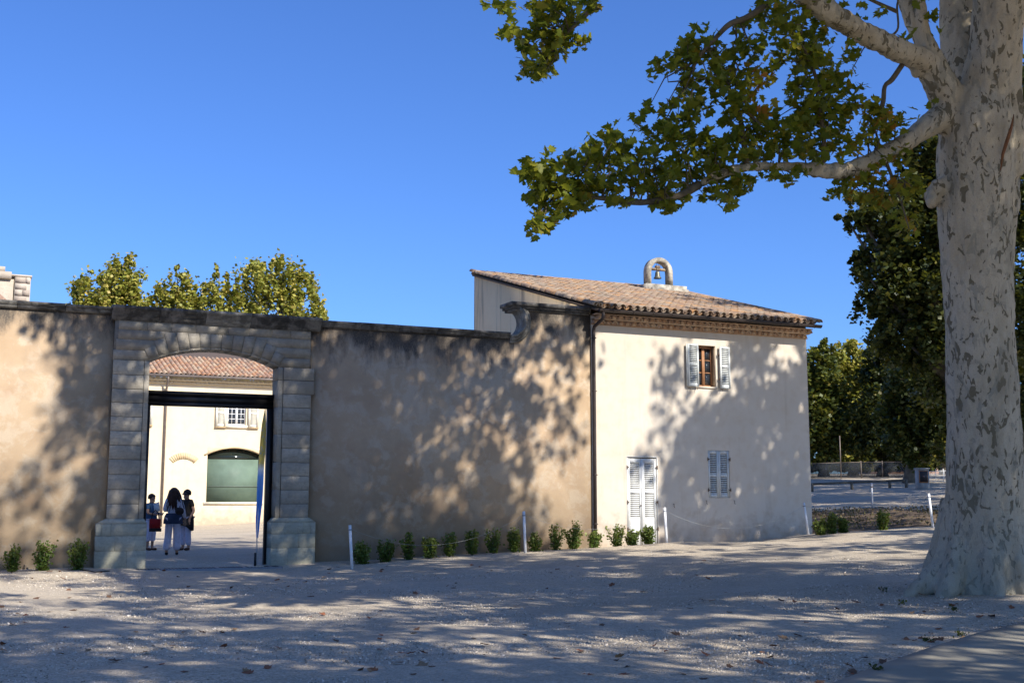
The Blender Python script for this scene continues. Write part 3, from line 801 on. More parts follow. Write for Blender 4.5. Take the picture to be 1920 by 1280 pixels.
# shutters -------------------------------------------------------
slat_cache = {}
def shutter(parent, x0, x1, z0, z1, y, mat, groups, name="shutter", th=.035, st=.055):
    # frame: stiles and rails, with separate louvre slats in each opening
    m = MB()
    m.box(x0, x0 + st, y, y + th, z0, z1); m.box(x1 - st, x1, y, y + th, z0, z1)
    edges = [z0] + [e for g_ in groups for e in g_] + [z1]
    for a, b in zip(edges[0::2], edges[1::2]): m.box(x0 + st + .0005, x1 - st - .0005, y + .002, y + th - .002, a, b)
    o = m.build(name, mat, parent)
    m = MB(); 
    for a, b in groups: m.box(x0 + st, x1 - st, y + th - .004, y + th - .001, a, b)
    m.build("gap_shade", M['dark_in'], o)  # near-black sheet standing in for the shade between the slats
    w = x1 - x0 - 2 * st
    key = (round(w, 3), mat.name)
    if key not in slat_cache:
        mm = MB(); mm.obox((0, 0, 0), (w / 2, 0, 0), (0, .010, .015), (0, -.003, .002)); slat_cache[key] = mm.mesh("slat", mat)
    for a, b in groups:
        n_ = max(2, int(round((b - a) / .052)))
        for i in range(n_):
            link("slat", slat_cache[key], o, ((x0 + x1) / 2, y + .016, a + (i + .42) * (b - a) / n_))
    return o
# open pair at the upper window (folded back against the facade, the left one a little ajar)
def hinge(parent, x, y, z, s=1):
    m = MB(); m.tube([(x, y, z - .05), (x, y, z + .05)], .012, 6); m.box(min(x, x + s * .05), max(x, x + s * .05), y - .006, y + .006, z - .016, z + .016); m.build("hinge", M['iron'], parent)
sg = lambda z0, z1: [(z0 + .09, z0 + (z1 - z0) * .49), (z0 + (z1 - z0) * .55, z1 - .07)]
s1 = shutter(ho, 18.36, 18.72, 4.70, 5.91, YW - .10, M['grey_wood'], sg(4.70, 5.91))
m = MB(); m.box(18.325, 18.352, YW - .085, YW - .05, 4.71, 5.90); m.build("edge_board", M['grey_wood'], s1)
s2 = shutter(ho, 19.45, 19.80, 4.68, 5.88, YW - .09, M['grey_wood'], sg(4.68, 5.88))
for (x, s) in ((18.735, -1), (19.42, 1)):
    for z in (4.95, 5.65): hinge(s1 if s < 0 else s2, x, YW - .075, z, s)
for x in (18.42, 18.66, 19.52): 
    m = MB(); m.tube([(x, YW + .0, 4.66), (x, YW - .09, 4.66), (x, YW - .095, 4.61)], .008, 5); m.build("shutter_hook", M['iron'], s1)
# closed door and window shutters
dg = lambda z0: [(z0 + .75, z0 + 1.38), (z0 + 1.47, z0 + 2.13)]
z0 = DOOR[2]
mid = (DOOR[0] + DOOR[1]) / 2
def door_leaf(x0, x1):
    gr = [(1.05, 1.70), (1.80, 2.52)]
    o = shutter(ho, x0, x1, .30, 2.66, YW + .012, M['white_wood'], gr, "door_shutter", .04, .075)
    return o
d1 = door_leaf(DOOR[0] + .012, mid - .003); d2 = door_leaf(mid + .003, DOOR[1] - .012)
m = MB(); m.box(mid - .028, mid + .022, YW - .004, YW + .011, .32, 2.64); m.build("meeting_strip", M['white_wood'], d2)
m = MB(); m.lathe([(.02, -.01), (.02, .01)], (0, 0, 0), 10); m.v = [(p[0] + mid - .06, YW - .02 + p[2], p[1] + 1.38) for p in m.v]; m.build("knob", M['iron'], d1)
for x, dd, s in ((DOOR[0] - .012, d1, 1), (DOOR[1] + .012, d2, -1)):
    for z in (.75, 1.47, 2.42): hinge(dd, x, YW - .02, z, s)
m = MB(); m.box(DOOR[0] - .02, DOOR[0] - .002, YW - .012, YW + .1, .28, 2.70); m.box(DOOR[1] + .002, DOOR[1] + .02, YW - .012, YW + .1, .28, 2.70); m.box(DOOR[0] - .02, DOOR[1] + .02, YW - .0125, YW + .1, 2.692, 2.715)
m.build("door_frame", M['white_wood'], ho)
mid2 = (LW[0] + LW[1]) / 2
gr = [(LW[2] + .11, LW[2] + .58), (LW[2] + .67, LW[3] - .10)]
w1 = shutter(ho, LW[0] + .008, mid2 - .003, LW[2] + .006, LW[3] - .006, YW + .012, M['grey_wood'], gr, "window_shutter", .035, .06)
w2 = shutter(ho, mid2 + .003, LW[1] - .008, LW[2] + .006, LW[3] - .006, YW + .012, M['grey_wood'], gr, "window_shutter", .035, .06)
for x, dd, s in ((LW[0] - .015, w1, 1), (LW[1] + .015, w2, -1)):
    for z in (LW[2] + .22, LW[3] - .25): hinge(dd, x, YW - .02, z, s)
for x in (LW[0] - .10, LW[1] + .12, 17.85):
    z = LW[2] - .08 if x > 18 else 1.42
    m = MB(); m.tube([(x, YW + .01, z), (x, YW - .05, z), (x - .01, YW - .055, z - .07), (x + .015, YW - .05, z - .10)], .008, 5); m.build("shutter_hook", M['iron'], ho)
# upper window
win = bx("window", M['brown_wood'], ho, UW[0] + .005, UW[1] - .005, YW + .175, YW + .23, UW[2] + .003, UW[2] + .055)
def wpart(name, mat, *a): bx(name, mat, win, *a)
wpart("frame", M['brown_wood'], UW[0] + .005, UW[0] + .05, YW + .175, YW + .23, UW[2] + .056, UW[3] - .056)
wpart("frame", M['brown_wood'], UW[1] - .05, UW[1] - .005, YW + .175, YW + .23, UW[2] + .056, UW[3] - .056)
wpart("frame", M['brown_wood'], UW[0] + .005, UW[1] - .005, YW + .175, YW + .23, UW[3] - .055, UW[3] - .003)
wm = (UW[0] + UW[1]) / 2
wpart("meeting_stile", M['brown_wood'], wm - .045, wm - .002, YW + .155, YW + .222, UW[2] + .057, UW[3] - .057)
wpart("meeting_stile", M['brown_wood'], wm + .002, wm + .04, YW + .160, YW + .222, UW[2] + .057, UW[3] - .057)
hz = (UW[3] - UW[2] - .11) / 3
for side in (-1, 1):
    a, b = (UW[0] + .051, wm - .046) if side < 0 else (wm + .041, UW[1] - .051)
    for k in range(3):
        za = UW[2] + .056 + k * hz
        wpart("pane", M['glass'], a, b, YW + .197, YW + .201, za + .012, za + hz - .012)
        wpart("glazing_bar", M['brown_wood'], a, b, YW + .18, YW + .212, za + hz - .0115, za + hz + .0115 if k < 2 else za + hz)
m = MB(); m.box(UW[0] - .02, UW[1] + .02, YW - .03, YW + .17, UW[2] - .05, UW[2] - .002); m.build("window_sill", M['houseplaster'], ho)
m = MB()
for (a, b, c, d) in ((UW[0] + .001, UW[0] + .004, UW[2], UW[3]), (UW[1] - .004, UW[1] - .001, UW[2], UW[3])): m.box(a, b, YW + .003, YW + .17, c, d)
m.box(UW[0] + .005, UW[1] - .005, YW + .003, YW + .17, UW[3] - .004, UW[3] - .001)
m.build("window_reveal", M['reveal'], ho)
bx("room_back", M['dark_in'], ho, UW[0] - .1, UW[1] + .1, YW + .31, YW + .33, UW[2] - .1, UW[3] + .1)

# bell cote on the roof
BY = 34.65
bc = MB()
bz_ = 8.93; bxa, bxb = 21.12, 22.16; btop = 9.90; th = .26
cxb = (bxa + bxb) / 2; ro = (bxb - bxa) / 2; ri = .36; szp = btop - ro
outp = [(bxa, bz_)] + [(cxb + ro * math.cos(a), szp + ro * math.sin(a)) for a in np.linspace(math.pi, 0, 15)] + [(bxb, bz_)]
inp = [(cxb + ri, bz_)] + [(cxb + ri * math.cos(a), szp - .02 + ri * math.sin(a) * 1.05) for a in np.linspace(0, math.pi, 15)] + [(cxb - ri, bz_)]
bc.prism(outp + inp, BY - th / 2, BY + th / 2)
bcm = bc.build("bell_cote", M['bellstone'], ho)
m = MB(); m.box(21.02, 22.66, BY - .24, BY + .24, roofz(BY) - .15, bz_ - .002); m.box(21.02 + .2, 22.70, BY - .30, BY - .245, roofz(BY) - .15, roofz(BY) + .10); m.build("bell_cote_base", M['bellstone'], ho)
bl = thing("bell", (cxb, BY, 9.1), "small bronze bell hung from a wooden headstock in the rooftop arch", "bell")
m = MB(); m.lathe([(.03, .0), (.055, -.01), (.075, -.03), (.085, -.10), (.095, -.17), (.12, -.225), (.145, -.25), (.14, -.262), (.10, -.23), (.05, -.1)], (cxb - .03, BY, 9.43), 18); m.build("bell_body", M['bell'], bl, True)
m = MB(); m.box(cxb - .27, cxb + .27, BY - .05, BY + .05, 9.45, 9.53); m.box(cxb - .11, cxb + .05, BY - .05, BY + .05, 9.531, 9.62); m.build("headstock", M['oldwood'], bl)
for dx in (-.10, -.03, .04):
    m = MB(); m.tube([(cxb + dx, BY - .06, 9.42), (cxb + dx, BY - .06, 9.68)], .009, 5); m.build("strap", M['iron'], bl)
print("house ok")

# ------------------------------------------------------------------ courtyard building
CYD = 60.0
cb = thing("courtyard_building", (9, CYD, .1), "cream rendered building with tiled eaves seen through the gateway", "building")
EV = 7.55
CW = (11.92, 12.84, 5.22, 6.55); BW = (10.98, 13.70, 1.37, 3.72); SW = (6.70, 7.62, 5.22, 6.55)
# big window: arched head
m = MB(); wall_grid(m, 2, 30, -.3, EV - .05, [CW, SW, (BW[0], BW[1], BW[2], 4.06)], CYD, .28)
bcx = (BW[0] + BW[1]) / 2; bw = (BW[1] - BW[0]) / 2; bh = .33; bR = (bw * bw + bh * bh) / (2 * bh)
hp = [(bcx + bR * math.sin(a), 4.05 - bR + bR * math.cos(a)) for a in np.linspace(-math.asin(bw / bR), math.asin(bw / bR), 17)]
m.prism([(BW[0], 4.061)] + hp + [(BW[1], 4.061)], CYD + .001, CYD + .27)
m.build("front_wall", M['courtplaster'], cb)
bx("body", M['courtplaster'], cb, 2, 30, CYD + .4, CYD + 9, -.3, EV - .06)
# arch trim of the big window
m = MB()
hp2 = [(bcx + (bR + .09) * math.sin(a), 4.05 - bR + (bR + .09) * math.cos(a)) for a in np.linspace(-math.asin(bw / bR) - .05, math.asin(bw / bR) + .05, 17)]
hp1 = [(bcx + (bR + .01) * math.sin(a), 4.05 - bR + (bR + .01) * math.cos(a)) for a in np.linspace(-math.asin(bw / bR) - .05, math.asin(bw / bR) + .05, 17)]
m.prism(hp1 + hp2[::-1], CYD - .03, CYD + .05); m.build("window_hood", M['brickarch'], cb)
gw2 = bx("large_window", M['courtglass'], cb, BW[0] + .01, BW[1] - .01, CYD + .20, CYD + .21, BW[2] + .01, 3.50)
m = MB(); m.prism([(BW[0] + .01, 3.505)] + [(x, z) for x, z in [(bcx + bR * .985 * math.sin(a), 4.03 - bR + bR * math.cos(a)) for a in np.linspace(-math.asin(bw / bR), math.asin(bw / bR), 13)]] + [(BW[1] - .01, 3.505)], CYD + .20, CYD + .212); m.build("window_head_pane", M['courtglass_d'], gw2)
m = MB(); m.box(BW[0], BW[1], CYD + .165, CYD + .215, 2.13, 2.17); m.box(BW[0], BW[0] + .04, CYD + .165, CYD + .215, BW[2], 3.7); m.box(BW[1] - .12, BW[1] - .04, CYD + .165, CYD + .215, BW[2], 3.7); m.build("window_frame", simple("court_frame", (.12, .15, .12), .5), gw2)
bx("window_sill", M['trim'], cb, BW[0] - .12, BW[1] + .12, CYD - .06, CYD + .15, BW[2] - .12, BW[2] + .005)
for (A, lbl) in ((CW, 0), (SW, 1)):
    wn_ = bx("window", M['white'], cb, A[0], A[1], CYD + .10, CYD + .15, A[2], A[2] + .06)
    bx("frame", M['white'], wn_, A[0], A[0] + .06, CYD + .10, CYD + .15, A[2] + .061, A[3]); bx("frame", M['white'], wn_, A[1] - .06, A[1], CYD + .10, CYD + .15, A[2] + .061, A[3])
    mx = (A[0] + A[1]) / 2
    bx("meeting_stile", M['white'], wn_, mx - .06, mx + .06, CYD + .09, CYD + .15, A[2] + .061, A[3])
    for s in (0, 1):
        a, b = (A[0] + .061, mx - .061) if s == 0 else (mx + .061, A[1] - .061)
        nz = 5; hz = (A[3] - A[2] - .06) / nz
        for k in range(nz):
            za = A[2] + .061 + k * hz
            for (p, q_) in ((a, (a + b) / 2 - .016), ((a + b) / 2 + .016, b)):
                bx("pane", M['glass'], wn_, p, q_, CYD + .128, CYD + .132, za + .016, za + hz - .016)
            bx("glazing_bar", M['white'], wn_, a, b, CYD + .105, CYD + .145, za + hz - .0155, za + hz + .0155)
        bx("glazing_bar", M['white'], wn_, (a + b) / 2 - .0155, (a + b) / 2 + .0155, CYD + .107, CYD + .147, A[2] + .061, A[3])
    bx("window_sill", M['trim'], cb, A[0] - .18, A[1] + .18, CYD - .07, CYD + .09, A[2] - .16, A[2] - .002)
    for (x0, x1) in ((A[0] - .62, A[0] - .10), (A[1] + .10, A[1] + .62)):
        o = shutter(cb, x0, x1, A[2] - .10, A[3], CYD - .10, M['cream_wood'], [(A[2] + .02, A[2] + .55), (A[2] + .65, A[3] - .1)], "shutter", .045, .11)
        bx("shelf_rail", simple("tan_rail", (.45, .32, .17), .8), o, x0 - .02, x1 + .02, CYD - .11, CYD - .05, A[2] - .16, A[2] - .102)
# relieving arch of bricks
rc = ((9.11 + 10.55) / 2, 3.62 + .16 - 1.02)
for i in range(13):
    a, b = math.radians(-44 + i * 6.77 + .4), math.radians(-44 + (i + 1) * 6.77 - .4)
    mm = MB(); mm.prism([(rc[0] + r * math.sin(t), rc[1] + r * math.cos(t)) for r, t in ((.72, a), (.72, b), (1.03, b), (1.03, a))], CYD - .015 - random.random() * .012, CYD + .05); mm.build("arch_brick", M['brickarch'], cb)
# eaves cornice, gutter, pipe, roof
g2 = MB()
for row, (yy, z0) in enumerate(((CYD - .16, EV - .34), (CYD - .30, EV - .20))):
    g2.box(2, 30, yy, CYD - .002, z0 + .105, z0 + .13)
    for i in range(70):
        x = 4 + i * .22 + .11 * row
        vs, fs = tile_verts(.3, .1, .095, True, .018, 4); g2.add(np.stack([x + vs[:, 0], yy + vs[:, 1], z0 + vs[:, 2]], 1), fs)
    g2.box(2, 30, yy + .05, CYD - .003, z0 - .02, z0 + .085)
g2.build("eaves_cornice", M['courtplaster'], cb)
m = MB(); m.tube([(2, CYD - .47, EV + .0), (30, CYD - .47, EV + .0)], .075, 8); m.build("gutter", M['zinc2'], cb, True)
m = MB(); m.tube([(8.87, CYD - .47, EV - .05), (8.87, CYD - .45, EV - .25), (8.86, CYD - .1, EV - .62), (8.86, CYD - .09, EV - .8), (8.84, CYD - .09, .1)], .055, 8); m.build("downpipe", M['zinc2'], cb, True)
m = MB(); t2 = math.radians(17)
m.add([(2, CYD - .45, EV + .03), (30, CYD - .45, EV + .03), (30, CYD + 8, EV + .03 + 8.45 * math.tan(t2)), (2, CYD + 8, EV + .03 + 8.45 * math.tan(t2))], [(0, 1, 2, 3)])
rf2 = m.build("roof", M['under'], cb)
ct_ = MB(); TV2, TF2 = tile_verts(.46, .105, .085, True, .014, 5)
for i in range(48):
    for j in range(14):
        x = 5.0 + i * .236; d = j * .345
        V_ = TV2.copy(); c, s = math.cos(t2), math.sin(t2)
        V_ = np.stack([x + V_[:, 0] + random.uniform(-.01, .01), CYD - .45 + (d + V_[:, 1]) * c - V_[:, 2] * s, EV + .05 + (d + V_[:, 1]) * s + V_[:, 2] * c], 1)
        ct_.add(V_, TF2)
o = ct_.build("tiles", M['tile_c'], rf2); o["kind"] = "stuff"
m = MB(); m.box(2, 5.0, CYD - .45, CYD - .40, EV, EV + .05); m.build("eave_board", M['zinc2'], rf2)

# ------------------------------------------------------------------ stone tower over the wall, far left
tw = thing("stone_tower", (0, 72, 0), "weathered pale stone tower top rising behind the wall", "tower")
ytw = 70.0
P = [onY(a, b, ytw) for a, b in [(58, 520), (22, 510), (10, 500), (27, 525)]]
m = MB(); m.box(P[3][0] + .03, P[0][0], ytw, ytw + 5, 0, P[0][2]); m.build("masonry_block", M['towerstone'], tw)
m = MB(); m.box(-6, P[3][0] - .03, ytw + .08, ytw + 5, 0, P[3][2] + .05); m.build("masonry_block", M['towerstone'], tw)
m = MB(); m.box(-6, P[1][0], ytw - .1, ytw + 4.6, P[3][2] + .052, P[1][2]); m.build("parapet", M['towerstone'], tw)
m = MB(); m.box(-6, P[2][0], ytw - .05, ytw + 4, P[1][2] + .002, P[2][2]); m.build("parapet", M['towerstone'], tw)
m = MB(); m.box(P[3][0] - .5, P[0][0] + .06, ytw - .06, ytw + 5.06, P[0][2] + .002, P[0][2] + .1); m.build("capping", M['towerstone'], tw)
cz = 8.0
while cz < P[0][2] - .3:      # course lines as real recessed joints: thin proud courses
    hh = .36
    xx = P[3][0] + .05
    while xx < P[0][0] - .2:
        w = random.uniform(.4, .75); x2 = min(xx + w, P[0][0] - .01)
        mm = MB(); mm.box(xx, x2 - .02, ytw - .02 - random.random() * .02, ytw + .1, cz, cz + hh - .025); mm.build("stone", M['towerstone'], tw); xx = x2
    cz += hh
ra, rb = onY(-30, 525, 64), onY(13, 562, 64)
m = MB(); m.add([(ra[0], 64, ra[2]), (rb[0], 64, rb[2]), (rb[0] - 2, 70, rb[2] + .2), (ra[0] - 2, 70, ra[2] + .2), (ra[0], 64, ra[2] - .25), (rb[0], 64, rb[2] - .25)], [(0, 1, 2, 3), (0, 4, 5, 1)])
m.box(ra[0], rb[0] - .5, 64.2, 70, 0, rb[2] - .3)
o = m.build("lean_to_roof", M['tile_c'], tw)
print("background buildings ok")

# ------------------------------------------------------------------ leaves
HR = [(.16, -.05), (.37, .10), (.25, .25), (.53, .47), (.25, .50), (.21, .68)]
def leaf_template(full=True):
    half = HR if full else [(.38, .08), (.5, .46), (.22, .62)]
    vs = [(0, 0, 0), (0, 1, -.06)]
    for x, y in half: vs.append((x, y - 0, .16 * x - .12 * y * y))
    for x, y in half: vs.append((-x, y, .16 * x - .12 * y * y))
    n = len(half)
    f1 = [0] + list(range(2, 2 + n)) + [1]
    f2 = [1] + list(range(2 + 2 * n - 1, 1 + n, -1)) + [0]
    V = np.array(vs); V[:, 1] -= .4
    return V, [f1, f2]
QUAD = (np.array([(-.5, 0, .05), (0, -.5, -.03), (.5, 0, .05), (0, .5, -.05)]), [[0, 1, 2, 3]])
def rand_rot(n, upbias=.5):
    z = rng.normal(size=(n, 3)); z /= np.linalg.norm(z, axis=1)[:, None]
    z[:, 2] = np.abs(z[:, 2]) + upbias; z /= np.linalg.norm(z, axis=1)[:, None]
    x = rng.normal(size=(n, 3)); x -= z * (x * z).sum(1)[:, None]; x /= np.linalg.norm(x, axis=1)[:, None]
    y = np.cross(z, x)
    return np.stack([x, y, z], 2)     # columns
def leaf_mesh(name, P, size, mat, tmpl, upbias=.5, rv=None, off=(0, 0, 0)):
    T, Fs = tmpl; n = len(P); k = len(T)
    R = rand_rot(n, upbias)
    V = np.einsum('nij,kj->nki', R, T) * np.asarray(size).reshape(-1, 1, 1) + (P - np.array(off))[:, None]
    flat, cnt = [], []
    per = np.concatenate([np.array(f) for f in Fs]); c1 = np.array([len(f) for f in Fs])
    flat = (per[None] + (np.arange(n) * k)[:, None]).ravel(); cnt = np.tile(c1, n)
    rv = rng.random(n) if rv is None else rv
    return np_mesh(name, V.reshape(-1, 3), flat, cnt, mat, False, np.repeat(rv, len(Fs)))
FULL, MIDL = leaf_template(True), leaf_template(False)
def ball(n):
    v = rng.normal(size=(n, 3)); v /= np.linalg.norm(v, axis=1)[:, None]
    return v * rng.random((n, 1)) ** (1 / 2.2)

# ------------------------------------------------------------------ the big plane tree
TB = ground_at(1845, 1112); TD = float((TB - _C) @ _fw) + .35
TB = atR(1845, 1100, TD); TB[2] = gz1(TB[0], TB[1])
pt = thing("plane_tree", TB, "massive forked plane tree with mottled grey bark beside the pavement", "tree")
def path_px(lst, r_px=None):
    return np.array([atR(a, b, TD + dd) for a, b, dd in lst])
def pr(px): return px / F * TD
tm = MB()
def ctube(lst, radpx, n=14, sub=5):
    P = path_px(lst); R = np.array([pr(q) for q in radpx])
    t = np.arange(len(P)); tt = np.linspace(0, len(P) - 1, (len(P) - 1) * sub + 1)
    # Catmull-Rom
    def cr(A):
        A2 = np.concatenate([[2 * A[0] - A[1]], A, [2 * A[-1] - A[-2]]]); o = []
        for q in tt:
            i = min(int(q), len(A) - 2); f = q - i
            p0, p1, p2, p3 = A2[i], A2[i + 1], A2[i + 2], A2[i + 3]
            o.append(.5 * ((2 * p1) + (-p0 + p2) * f + (2 * p0 - 5 * p1 + 4 * p2 - p3) * f * f + (-p0 + 3 * p1 - 3 * p2 + p3) * f ** 3))
        return np.array(o)
    return cr(P), np.interp(tt, t, R)
# trunk rings (image-measured centre and half width)
P, R = ctube([(1846, 1150, 0), (1845, 1110, 0), (1846, 1050, 0), (1846, 960, 0), (1845, 800, 0), (1837, 620, 0), (1829, 420, 0), (1830, 300, 0), (1834, 215, 0), (1838, 165, .05), (1840, 130, .1)], [92, 86, 77, 70, 66, 61, 65, 69, 63, 42, 14])
tm.tube(P, R, 28)
P, R = ctube([(1836, 300, .1), (1850, 180, .0), (1868, 80, -.15), (1873, 0, -.25), (1880, -200, -.5), (1900, -480, -1.0), (1900, -900, -1.6)], [46, 50, 47, 46, 42, 34, 20]); tm.tube(P, R, 20)
P, R = ctube([(1825, 280, .1), (1812, 160, .45), (1802, 60, .8), (1798, 0, 1.0), (1780, -250, 1.8), (1740, -560, 2.6), (1700, -900, 3.2)], [48, 44, 40, 38, 34, 28, 14]); tm.tube(P, R, 18)
P, R = ctube([(1905, 330, -.05), (1898, 240, -.1), (1888, 140, -.15), (1884, 60, -.2)], [16, 20, 26, 26]); tm.tube(P, R, 12)
P, R = ctube([(1899, 200, -.05), (1901, 330, -.02), (1893, 460, 0), (1885, 580, .05)], [14, 13, 11, 6]); tm.tube(P, R, 12)
# upper left limb
LA, RA = ctube([(1800, 220, .0), (1766, 165, -.1), (1736, 118, -.2), (1690, 98, -.5), (1620, 62, -.9), (1560, 28, -1.3), (1508, -15, -1.6), (1440, -90, -2.0), (1360, -190, -2.4), (1270, -330, -2.8)], [36, 31, 25, 21, 19, 20, 20, 18, 15, 10]); tm.tube(LA, RA, 14)
LA2, RA2 = ctube([(1752, 130, -.1), (1735, 85, -.1), (1716, 45, 0), (1698, 0, .1), (1670, -90, .3), (1640, -220, .6)], [26, 20, 17, 16, 14, 9]); tm.tube(LA2, RA2, 12)
P, R = ctube([(1738, 80, -.1), (1731, 40, -.15), (1726, 0, -.2), (1722, -120, -.4)], [13, 10, 9, 7]); tm.tube(P, R, 10)
# lower left limb
LB, RB = ctube([(1790, 215, .0), (1752, 228, -.2), (1700, 265, -.4), (1640, 300, -.7), (1575, 322, -1.0), (1500, 314, -1.3), (1450, 312, -1.5), (1400, 314, -1.7), (1350, 326, -1.9), (1310, 346, -2.0)], [32, 25, 18.5, 17, 15.5, 10, 9, 8, 7, 6]); tm.tube(LB, RB, 14)
# knobs
for (a, b, d, r) in ((1752, 366, 0, 19), (1747, 378, -.1, 12), (1728, 120, -.25, 13), (1720, 132, -.2, 14), (1568, 319, -1.0, 16), (1760, 350, -.1, 18)):
    c = atR(a, b, TD + d); q = pr(r)
    tm.lathe([(q * math.sin(t), q * math.cos(t)) for t in np.linspace(3.1, .04, 9)], c, 12)
# root flare
for (a, ext, w) in ((-2.95, 1.22, .20), (-2.6, .98, .2), (-1.75, .74, .2), (-1.05, .76, .2), (-.35, .85, .2), (.5, .85, .2), (1.6, .8, .2), (2.6, .95, .2)):
    dx = _rt * math.cos(a) + np.array([_fw[0], _fw[1], 0]) * math.sin(a)
    def q_(u, h): p = TB + dx * u; return np.array([p[0], p[1], gz1(p[0], p[1]) + h])
    tm.tube([TB + np.array([0, 0, 1.35]) + dx * .40, q_(.48, .85), q_(.60, .42), q_(.60 + (ext - .60) * .5, .12), q_(ext, -.03), q_(ext + .15, -.15)], [.16, .19, .20, .17, .11, .06], 10)
base_me = tm.mesh("trunk_raw", M['bark'], org(pt), True)
def baked(me, mods):
    o = bpy.data.objects.new("tmp", me); COL.objects.link(o)
    for t, kw in mods:
        md = o.modifiers.new(t, t)
        for k, v in kw.items(): setattr(md, k, v)
    dg = bpy.context.evaluated_depsgraph_get(); dg.update()
    r = bpy.data.meshes.new_from_object(o.evaluated_get(dg))
    bpy.data.objects.remove(o); return r
tme = baked(base_me, [('REMESH', dict(mode='VOXEL', voxel_size=.028)), ('SMOOTH', dict(factor=.6, iterations=7))])
# knotty relief
co = np.empty(len(tme.vertices) * 3, np.float32); tme.vertices.foreach_get("co", co); co = co.reshape(-1, 3)
nr = np.empty(len(tme.vertices) * 3, np.float32); tme.vertices.foreach_get("normal", nr); nr = nr.reshape(-1, 3)
amp = np.zeros(len(co))
for k in range(22):
    d = rng.normal(size=3) * np.array([1, 1, .45]); d /= np.linalg.norm(d); wl_ = rng.uniform(.22, .9)
    amp += np.sin(co @ d * 6.28 / wl_ + rng.uniform(0, 6.28)) * wl_ * .0042
hb_ = co[:, 2] * 1.0
amp *= 1 + 1.6 * np.clip(1.3 - hb_, 0, 1.3)
for k in range(14):
    d = rng.normal(size=3) * np.array([1, 1, .3]); d /= np.linalg.norm(d); wl_ = rng.uniform(.10, .25)
    amp += np.sin(co @ d * 6.28 / wl_ + rng.uniform(0, 6.28)) * .0022
co = co + nr * amp[:, None]
tme.vertices.foreach_set("co", co.ravel().astype(np.float32)); tme.update()
tme.polygons.foreach_set("use_smooth", np.ones(len(tme.polygons), bool))
tme.materials.clear(); tme.materials.append(M['bark'])
trunk = link("trunk", tme, pt)
# the long split between the two stems
m = MB(); m.tube([atR(a, b, TD - .58) for a, b in ((1901, 215), (1896, 240), (1888, 265), (1880, 290), (1876, 320))], [.006, .022, .028, .022, .006], 6); m.build("bark_split", simple("heartwood", (.20, .085, .035), .9, .3, 20), pt, True)
# secondary branches
TW = MB()
def px_tube(lst, r):
    P, R = ctube(lst, r, sub=4); TW.tube(P, R, 7); return P
px_tube([(1694, 118, -.4), (1672, 150, -.45), (1659, 162, -.5), (1656, 190, -.5), (1648, 220, -.5), (1645, 232, -.5)], [5, 5, 4, 4.5, 4, 3])
s1_ = px_tube([(1310, 346, -2.0), (1270, 368, -2.2), (1200, 380, -2.4), (1130, 372, -2.6), (1060, 365, -2.7), (1010, 340, -2.8), (985, 318, -2.8)], [8, 6, 5, 4, 3, 2, 1])
s2_ = px_tube([(1400, 314, -1.7), (1395, 270, -1.7), (1385, 210, -1.8), (1360, 150, -1.9), (1340, 100, -2.0)], [6, 5, 4, 3, 1.5])
s3_ = px_tube([(1425, 235, -1.8), (1405, 215, -1.8), (1390, 208, -1.8)], [3, 3, 2])
s4_ = px_tube([(1500, -40, -1.6), (1410, 28, -1.9), (1370, 45, -2.0), (1345, 68, -2.1), (1305, 115, -2.2), (1300, 150, -2.2)], [6, 5.5, 5, 4, 3, 1.5])
s5_ = px_tube([(1200, -180, -2.6), (1140, -60, -2.8), (1112, 10, -2.8), (1085, 42, -2.8), (1060, 65, -2.8), (1040, 90, -2.8), (1018, 130, -2.8)], [6, 5, 4, 3.5, 2.5, 2, 1])
s6_ = px_tube([(1270, -330, -2.8), (1220, -230, -2.7), (1200, -180, -2.6)], [8, 6, 6])
px_tube([(1682, 22, -.1), (1650, 8, -.2), (1600, -15, -.4)], [4, 3.5, 2]); px_tube([(1672, 68, -.5), (1684, 52, -.5), (1682, 15, -.4), (1684, 0, -.3)], [2.5, 2, 2, 1.5])
s7_ = px_tube([(1540, 318, -1.1), (1545, 260, -1.3), (1535, 200, -1.4), (1528, 140, -1.4), (1500, 80, -1.5), (1470, 40, -1.6)], [5, 4, 3.5, 3, 2, 1])
s8_ = px_tube([(1655, 290, -.6), (1672, 330, -.8), (1690, 380, -.9), (1705, 430, -.9)], [4, 3, 2, 1])
s9_ = px_tube([(1620, 308, -.8), (1610, 345, -.9), (1585, 365, -1.0)], [3, 2, 1])
LIMBPTS = np.concatenate([LB, LA, s1_, s2_, s4_, s5_, s7_, s8_, s9_])
